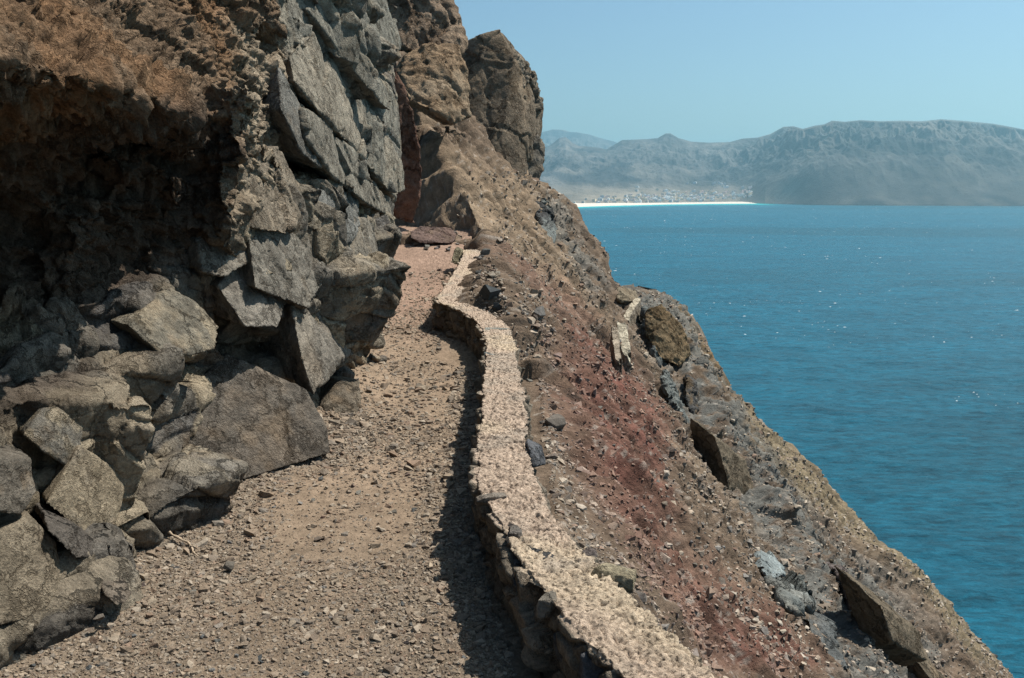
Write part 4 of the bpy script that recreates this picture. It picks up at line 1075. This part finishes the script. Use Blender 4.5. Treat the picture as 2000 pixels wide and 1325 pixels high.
# ------------------------------------------------------------------ gravel, pebbles and loose stones
ICO = None
def ico_base(sub):
    bm = bmesh.new(); bmesh.ops.create_icosphere(bm, subdivisions=sub, radius=1.0)
    V = np.array([v.co[:] for v in bm.verts]); F = np.array([[v.index for v in f.verts] for f in bm.faces]); bm.free()
    return V, F
BASES = [hull_base(s, 11) for s in range(900, 912)]
def scatter(name, P, S, cols, nrm=None, seed=0, flat=(0.45, 0.8)):
    """many small angular stones merged in one mesh"""
    r = np.random.default_rng(seed)
    Vs, Fs, Cs = [], [], []; off = 0
    which = r.integers(0, len(BASES), len(P))
    for b, (BV, BF) in enumerate(BASES):
        idx = np.where(which == b)[0]
        if not len(idx): continue
        n = len(idx)
        a = r.uniform(0, 2 * np.pi, n); sx = r.uniform(0.7, 1.3, n); sy = r.uniform(0.6, 1.1, n); sz = r.uniform(*flat, n)
        v = np.repeat(BV[None], n, 0) * np.stack([sx, sy, sz], 1)[:, None, :]
        tl = r.normal(0, 0.25, n)
        ca, sa = np.cos(a)[:, None], np.sin(a)[:, None]; ct, st = np.cos(tl)[:, None], np.sin(tl)[:, None]
        y = v[:, :, 1] * ct - v[:, :, 2] * st; z = v[:, :, 1] * st + v[:, :, 2] * ct; x = v[:, :, 0]
        v = np.stack([x * ca - y * sa, x * sa + y * ca, z], 2) * S[idx][:, None, None] + P[idx][:, None, :]
        Vs.append(v.reshape(-1, 3)); Fs.append((BF[None] + (np.arange(n) * len(BV))[:, None, None]).reshape(-1, 3) + off)
        Cs.append(np.repeat(cols[idx], len(BV), 0)); off += n * len(BV)
    return new_mesh(name, np.concatenate(Vs), np.concatenate(Fs), np.concatenate(Cs), smooth=False)
PEB = 1.25 * np.array([(0.13, 0.105, 0.085), (0.17, 0.135, 0.105), (0.10, 0.09, 0.08), (0.22, 0.18, 0.14), (0.08, 0.07, 0.065), (0.155, 0.105, 0.08), (0.26, 0.23, 0.19), (0.12, 0.12, 0.115), (0.24, 0.205, 0.16), (0.20, 0.17, 0.14), (0.29, 0.25, 0.20)])
def path_gravel():
    r = np.random.default_rng(31)
    n = 340000
    y = np.exp(r.uniform(math.log(2.0), math.log(14), n))
    x = r.uniform(-2.4, 0.35, n)
    P = np.stack([x, y, 0 * x], 1)
    z, rough = path_surface(P)
    ok = (x > cliff_foot(y) - 0.15) & (x < np.interp(y, [2, 2.4, 3, 4, 6, 7.6, 8.6, 10, 13, 15], [0.2, 0.1, -0.02, -0.14, -0.1, -0.12, -0.75, -0.75, -0.65, -0.75]))
    ok &= r.random(n) < np.clip(0.14 + 0.80 * rough + 0.35 * (y < 3.8), 0, 1) * np.clip(6.0 / y, 0.3, 1)
    P[:, 2] = z; P = P[ok]
    S = np.clip(r.lognormal(math.log(0.0036), 0.65, len(P)), 0.002, 0.03) * np.clip(P[:, 1] / 3.5, 0.9, 2.0)
    P[:, 2] += S * 0.15
    cols = PEB[r.integers(0, len(PEB), len(P))] * r.uniform(0.75, 1.3, (len(P), 1))
    cols = lerp_col(cols, (0.185, 0.138, 0.095), np.full(len(P), 0.55))
    print("gravel", len(P))
    me = scatter("gravel", P, S, cols, seed=3)
    tag(link("gravel", me, M_GRAVEL), "fine dark and tan gravel strewn over the path", "gravel", kind="stuff")
path_gravel()
def slope_rubble():
    r = np.random.default_rng(33)
    px, py, dep = proj(SLOPE_V)
    E = SLOPE_E; Yv = SLOPE_V[:, 1]
    ok = (px > 880) & (px < 2040) & (py > 330) & (py < 1370) & (dep > 2) & (Yv < np.interp(E, RE, RQ) + 0.5) & ((E > 0.12) | (Yv > 16.8) | ((Yv > 8.6) & (SLOPE_V[:, 0] > np.interp(Yv, WALL[:, 1][np.argsort(WALL[:, 1])], WALL[:, 0][np.argsort(WALL[:, 1])]) + 0.2)))
    idx = np.where(ok)[0]
    cl = sstep(-0.3, 0.5, fbm(SLOPE_V[idx], 0.7, 3, 0.6, 311))
    w = (0.15 + cl) * np.clip(dep[idx] / 10, 0.3, 1.0); w /= w.sum()
    pick = r.choice(idx, 60000, replace=False, p=w)
    P = SLOPE_V[pick].copy(); d = dep[pick]
    S = np.clip(r.lognormal(math.log(0.0015), 0.6, len(P)), 0.0008, 0.008) * d * np.clip(9 / d, 0.55, 1.0)
    pc = PEB[r.integers(0, len(PEB), len(P))] * r.uniform(0.7, 1.5, (len(P), 1))
    red = zone(px[pick], py[pick], RED, 45)
    pc = lerp_col(pc, (0.19, 0.145, 0.105), np.full(len(P), 0.35)); pc = lerp_col(pc, (0.17, 0.085, 0.065), red * 0.6)
    me = scatter("rubble", P, S, pc, seed=4, flat=(0.4, 0.9))
    tag(link("rubble", me, M_GRAVEL), "small loose stones strewn over the scree slope", "rubble", kind="stuff")
slope_rubble()

# ------------------------------------------------------------------ outcrops, ruined wall and loose stones on the slope
SPX, SPY, SPD = proj(SLOPE_V)
SVIS = (SLOPE_V[:, 1] > 1.5) & (SLOPE_V[:, 1] < np.interp(SLOPE_E, RE, RQ) + 1.0)
def slope_hit(px, py):
    m = np.where(SVIS & (np.abs(SPX - px) < 9) & (np.abs(SPY - py) < 9))[0]
    if not len(m):
        m = np.where(SVIS)[0]; m = m[np.argsort((SPX[m] - px) ** 2 + (SPY[m] - py) ** 2)[:20]]
    near = m[SPD[m] < SPD[m].min() + 0.8]
    return SLOPE_V[near[np.argmin((SPX[near] - px) ** 2 + (SPY[near] - py) ** 2)]]
def outcrop(poly, off, label, col, col2=None, block=0.6, crumb=0.3, seed=0, vox=0.03, back=0.8):
    cx = sum(p[0] for p in poly) / len(poly); cy = sum(p[1] for p in poly) / len(poly)
    yc = slope_hit(cx, cy)[1]
    pts = [at_y(p[0], p[1], 0.5 * slope_hit(*p[:2])[1] + 0.5 * yc - off - (p[2] if len(p) > 2 else 0)) for p in poly]
    return rock_mass("outcrop", pts, label, "rock", col, vox, 0.8, block, (0.1, back, -0.35 * back), col2, M_FAR, crumb, 0.85, seed=seed)
GRY = (0.15, 0.16, 0.15); DRK = (0.07, 0.07, 0.068)
outcrop([(1042, 395), (1062, 380), (1082, 402), (1088, 440), (1080, 478), (1060, 470), (1050, 430)], 0.2, "dark jagged outcrop high on the slope under the spur", DRK, GRY, 0.9, 0.2, 61)
outcrop([(1258, 600), (1280, 640), (1296, 700), (1290, 722), (1268, 690), (1252, 640)], 0.2, "pale grey jagged rib just left of the rusty knoll", GRY, DRK, 0.9, 0.2, 62)
outcrop([(1300, 720), (1325, 760), (1345, 815), (1338, 830), (1310, 785), (1292, 740)], 0.15, "thin grey rib running down below the rusty knoll", GRY, None, 0.9, 0.2, 63)
outcrop([(1340, 730), (1362, 745), (1366, 800), (1352, 812), (1338, 780)], 0.1, "dark rock hanging at the slope edge below the rusty knoll", DRK, (0.12, 0.09, 0.06), 0.8, 0.3, 64)
outcrop([(1485, 1082), (1500, 1078), (1532, 1104), (1535, 1122), (1512, 1140), (1490, 1118)], 0.15, "smooth light grey slab in the middle of the lower slope", (0.22, 0.245, 0.24), None, 0.3, 0.1, 65, 0.02)
outcrop([(1520, 1150), (1565, 1140), (1590, 1170), (1575, 1200), (1540, 1195)], 0.15, "cracked grey rock below the light grey slab", GRY, (0.19, 0.19, 0.17), 0.9, 0.3, 66)
outcrop([(1575, 1205), (1630, 1215), (1650, 1270), (1660, 1330), (1620, 1340), (1598, 1270)], 0.2, "dark grey rock column at the bottom edge of the slope", (0.12, 0.125, 0.12), DRK, 0.6, 0.2, 67)
outcrop([(1630, 1110), (1660, 1130), (1690, 1200), (1672, 1215), (1640, 1160)], 0.15, "purplish brown crumbling rib above the deep gully", (0.14, 0.115, 0.105), None, 0.7, 0.6, 68)
outcrop([(1205, 560), (1235, 562), (1252, 590), (1232, 602), (1206, 585)], 0.05, "small brown hump of earth above the ruined wall", (0.17, 0.14, 0.10), None, 0.3, 0.6, 69, 0.025)

def scarp(poly, N, off, label, col, back, seed):
    """rock rib whose traced near face is a steep plane through the slope, facing N"""
    cx = sum(p[0] for p in poly) / len(poly); cy = sum(p[1] for p in poly) / len(poly)
    q = slope_hit(cx, cy) + np.array(N) * off
    N = np.array(N); o = np.array((0, 0, EYE)); pts = []
    for p in poly:
        d = ray(*p); t = ((q - o) @ N) / (d @ N); pts.append(o + d * t)
    return rock_mass("outcrop", pts, label, "rock", col, 0.035, 0.7, 0.22, back, None, M_FAR, 0.55, 0.9, seed=seed)
scarp([(1345, 812), (1366, 838), (1396, 852), (1420, 930), (1424, 968), (1382, 925), (1352, 872)], (-0.80, -0.55, -0.25), 0.35, "brown rib with a deep shaded hollow on its near side, below the slope edge", (0.13, 0.105, 0.075), (0.9, 0.9, -0.75), 75)
scarp([(1622, 1095), (1662, 1128), (1722, 1185), (1745, 1255), (1690, 1270), (1690, 1205), (1650, 1150)], (-0.80, -0.55, -0.25), 0.35, "long brown rib with a dark shaded side near the bottom of the slope", (0.13, 0.105, 0.075), (1.0, 0.9, -0.85), 76)
scarp([(1722, 1190), (1770, 1260), (1830, 1345), (1740, 1345), (1715, 1290)], (-0.80, -0.55, -0.25), 0.3, "brown rib in the bottom right corner, its shaded side towards the wall", (0.13, 0.105, 0.075), (1.0, 0.9, -0.85), 78)
def ruined_wall():
    root = bpy.data.objects.new("ruined_wall", None); COL.objects.link(root)
    base = slope_hit(1220, 660); root.location = base
    tag(root, "ruined remnant of pale mortared stone wall lower down the slope", "wall")
    def run(name, px, lift, half, drop, col, seed):
        line = np.array([slope_hit(*p) * np.array((1, 0, 0)) for p in px])
        y0 = slope_hit(*px[len(px) // 2])[1]
        pts = []
        for i, p in enumerate(px):
            y = 0.35 * slope_hit(*p)[1] + 0.65 * y0 - 0.25
            pts.append(at_y(p[0], p[1], y))
        V, F, N, cap, C, R = build_wall_run(np.array(pts), half, drop, drop, lambda L: np.concatenate([[0], np.full(int(L / 0.02), 0.02)]), 60, 1, 0, None, None)
        f1, e1 = facets(V, 4.5, 0.5, 0.6, seed)
        V2 = V + N * (0.018 * f1 + 0.012 * fbm(V, 14, 3, 0.6) - 0.012 * (1 - sstep(0, 0.1, e1)))[:, None]
        c = np.tile(np.array(col), (len(V), 1)) * (1 + 0.35 * f1 + 0.2 * fbm(V, 9, 3, 0.6, 5))[:, None]
        c = lerp_col(c, (0.16, 0.135, 0.11), (1 - cap) * 0.7)
        link(name, new_mesh(name, V2 - base, F, c), M_CLIFF, root)
    run("wall_section", [(1214, 630), (1217, 655), (1222, 682), (1231, 708)], 0.3, 0.10, 0.6, (0.42, 0.37, 0.28), 71)
    run("wall_section", [(1246, 583), (1236, 597), (1226, 612), (1222, 626)], 0.3, 0.09, 0.55, (0.38, 0.33, 0.25), 72)
    run("kerb_section", [(1200, 640), (1203, 665), (1207, 695), (1211, 712)], 0.1, 0.06, 0.4, (0.30, 0.25, 0.19), 73)
    run("step_section", [(1186, 655), (1194, 654), (1203, 652)], 0.1, 0.10, 0.35, (0.26, 0.22, 0.17), 74)
ruined_wall()

def stone_mesh(seed):
    V, F = hull_base(seed, 16)
    me = bpy.data.meshes.new("loose_stone"); me.from_pydata([tuple(v) for v in V], [], [tuple(f) for f in F])
    bm = bmesh.new(); bm.from_mesh(me)
    bmesh.ops.dissolve_limit(bm, angle_limit=0.12, verts=bm.verts, edges=bm.edges)
    bmesh.ops.bevel(bm, geom=bm.edges[:], offset=0.06, segments=1, affect='EDGES', clamp_overlap=True)
    bmesh.ops.triangulate(bm, faces=bm.faces); bm.to_mesh(me); bm.free()
    me.materials.append(M_STONE)
    return me
STONES = [stone_mesh(s) for s in range(950, 960)]
def loose_stone(p, size, label, group, r, k=None, flat=None):
    o = bpy.data.objects.new("loose_stone", STONES[int(r.integers(0, 10)) if k is None else k]); COL.objects.link(o)
    o.location = p; o.rotation_euler = (r.normal(0, 0.3), r.normal(0, 0.3), r.uniform(0, 6.28))
    o.scale = (size * r.uniform(0.8, 1.3), size * r.uniform(0.7, 1.0), size * (flat or r.uniform(0.5, 0.75)))
    return tag(o, label, "stone", group)
RS = np.random.default_rng(77)
for px, py, sz, lab in ((962, 566, 22, "large pale grey angular stone just right of the far wall section"), (1052, 618, 20, "dark blue-grey block lying out on the scree right of the wall bend"),
                        (974, 602, 14, "small square slate-grey stone at the wall bend"), (1030, 640, 15, "light grey wedge stone on scree right of the wall bend"),
                        (945, 497, 14, "greenish grey stone touching the upper end of the far wall section"), (1300, 1010, 12, "dark stone alone in the red scree mid slope"),
                        (1080, 832, 24, "grey pointed stone standing in dark scree right of the wall")):
    q = slope_hit(px, py); d = q[1]
    loose_stone(q + np.array((0, -0.03, 0.02)), sz * d / F_PX, lab, None, RS)
for k in range(46):
    px = RS.uniform(930, 1040); py = 480 + (px - 930) * RS.uniform(0.6, 2.2) + RS.uniform(0, 60)
    q = slope_hit(px, py)
    if q[1] < 5: continue
    loose_stone(q, RS.uniform(2.5, 7.5) * q[1] / F_PX, "small broken stone in the scree outside the wall bend", "broken stones outside the wall bend", RS)
for k in range(70):
    t = RS.uniform(0, 1); px = 1060 + 420 * t + RS.uniform(-60, 130); py = 700 + 560 * t + RS.uniform(-80, 120)
    q = slope_hit(px, py)
    loose_stone(q, RS.uniform(2.5, 6.5) * q[1] / F_PX, "small angular stone scattered on the reddish scree below the wall", "stones on the reddish scree", RS)
for k in range(26):
    px = RS.uniform(800, 935); py = RS.uniform(470, 492)
    q = hit_z(px, py, lambda y: path_z(y))
    loose_stone(q, RS.uniform(2.5, 7) * q[1] / F_PX, "small dark stone in the rubble in front of the fallen slab", "rubble in front of the fallen slab", RS)
for px, py, sz, lab in ((448, 1105, 13, "round pale grey stone alone on the gravel left of the path middle"), (132, 1205, 15, "dark pointed stone near the corner boulder"), (192, 1210, 15, "reddish dark stone beside the dark pointed stone near the corner boulder"),
                        (800, 537, 5, "small dark stone in the middle of the far path"), (858, 528, 5, "small reddish stone near the right side of the far path"), (300, 975, 9, "brown stone in the nook beneath the dark wedge boulder")):
    q = hit_z(px, py, lambda y: path_z(y) + (0.06 if px < 300 else 0.02))
    loose_stone(q, sz * q[1] / F_PX, lab, None, RS)
for k in range(120):
    px = RS.uniform(20, 930); py = RS.uniform(900, 1325)
    q = hit_z(px, py, lambda y: 0.0)
    if not (cliff_foot(q[1]) + 0.12 < q[0] < -0.15): continue
    q[2] = path_surface(q[None])[0][0] + 0.003
    loose_stone(q, RS.uniform(3.5, 8.5) * q[1] / F_PX, "flat little stone lying on the gravel of the path", "little stones on the path", RS)

def twig():
    P = [hit_z(px, py, lambda y: z) for px, py, z in ((322, 994, 0.16), (345, 1004, 0.15), (366, 1012, 0.13), (374, 1030, 0.11), (374, 1044, 0.10), (385, 1049, 0.09))]
    P = np.array([np.array((p[0], p[1], path_surface(p[None])[0][0] + 0.012 + 0.02 * (i < 2))) for i, p in enumerate(P)])
    C, t = smooth_line(P, 40)
    C += 0.003 * np.stack([vn(C, 40, 1), vn(C, 40, 2), vn(C, 40, 3)], 1)
    T = np.gradient(C, axis=0); T /= np.linalg.norm(T, axis=1, keepdims=True)
    A = np.cross(T, (0, 0, 1.0)); A /= np.linalg.norm(A, axis=1, keepdims=True); B = np.cross(A, T)
    a = np.linspace(0, 2 * np.pi, 8, endpoint=False)
    r = 0.0065 * (1 - 0.4 * np.linspace(0, 1, 40)) * (1 + 0.25 * np.sin(np.linspace(0, 30, 40)))
    V = C[:, None] + r[:, None, None] * (np.cos(a)[None, :, None] * A[:, None] + np.sin(a)[None, :, None] * B[:, None])
    i = np.arange(40 * 8).reshape(40, 8); j = np.roll(i, -1, 1)
    F = np.stack([i[:-1], j[:-1], j[1:], i[1:]], -1).reshape(-1, 4)
    V = V.reshape(-1, 3)
    me = new_mesh("twig", V, F, np.tile(np.array([0.36, 0.28, 0.20]), (len(V), 1)))
    tag(link("twig", me, M_GRAVEL), "thin bent pale dry twig on the gravel below the dark wedge boulder", "twig")
twig()

# ------------------------------------------------------------------ haze
def haze():
    bm = bmesh.new()
    x0, x1, y0, y1, z0, z1 = -9000, 16000, -600, 15500, SEA - 8, 760
    vs = [bm.verts.new((x, y, z)) for z in (z0, z1) for y in (y0, y1) for x in (x0, x1)]
    for q in ((0, 2, 3, 1), (4, 5, 7, 6), (0, 1, 5, 4), (1, 3, 7, 5), (3, 2, 6, 7), (2, 0, 4, 6)): bm.faces.new([vs[i] for i in q])
    me = bpy.data.meshes.new("haze"); bm.to_mesh(me); bm.free()
    m = bpy.data.materials.new("haze_air"); m.use_nodes = True
    t = m.node_tree; t.nodes.remove(t.nodes["Principled BSDF"])
    v = t.nodes.new("ShaderNodeVolumePrincipled")
    v.inputs["Color"].default_value = (0.44, 0.83, 1.0, 1)
    v.inputs["Density"].default_value = 0.85e-4
    v.inputs["Anisotropy"].default_value = 0.45
    t.links.new(v.outputs[0], t.nodes["Material Output"].inputs["Volume"])
    tag(link("haze", me, m), "pale blue sea haze over the bay", "haze", kind="stuff")
haze()
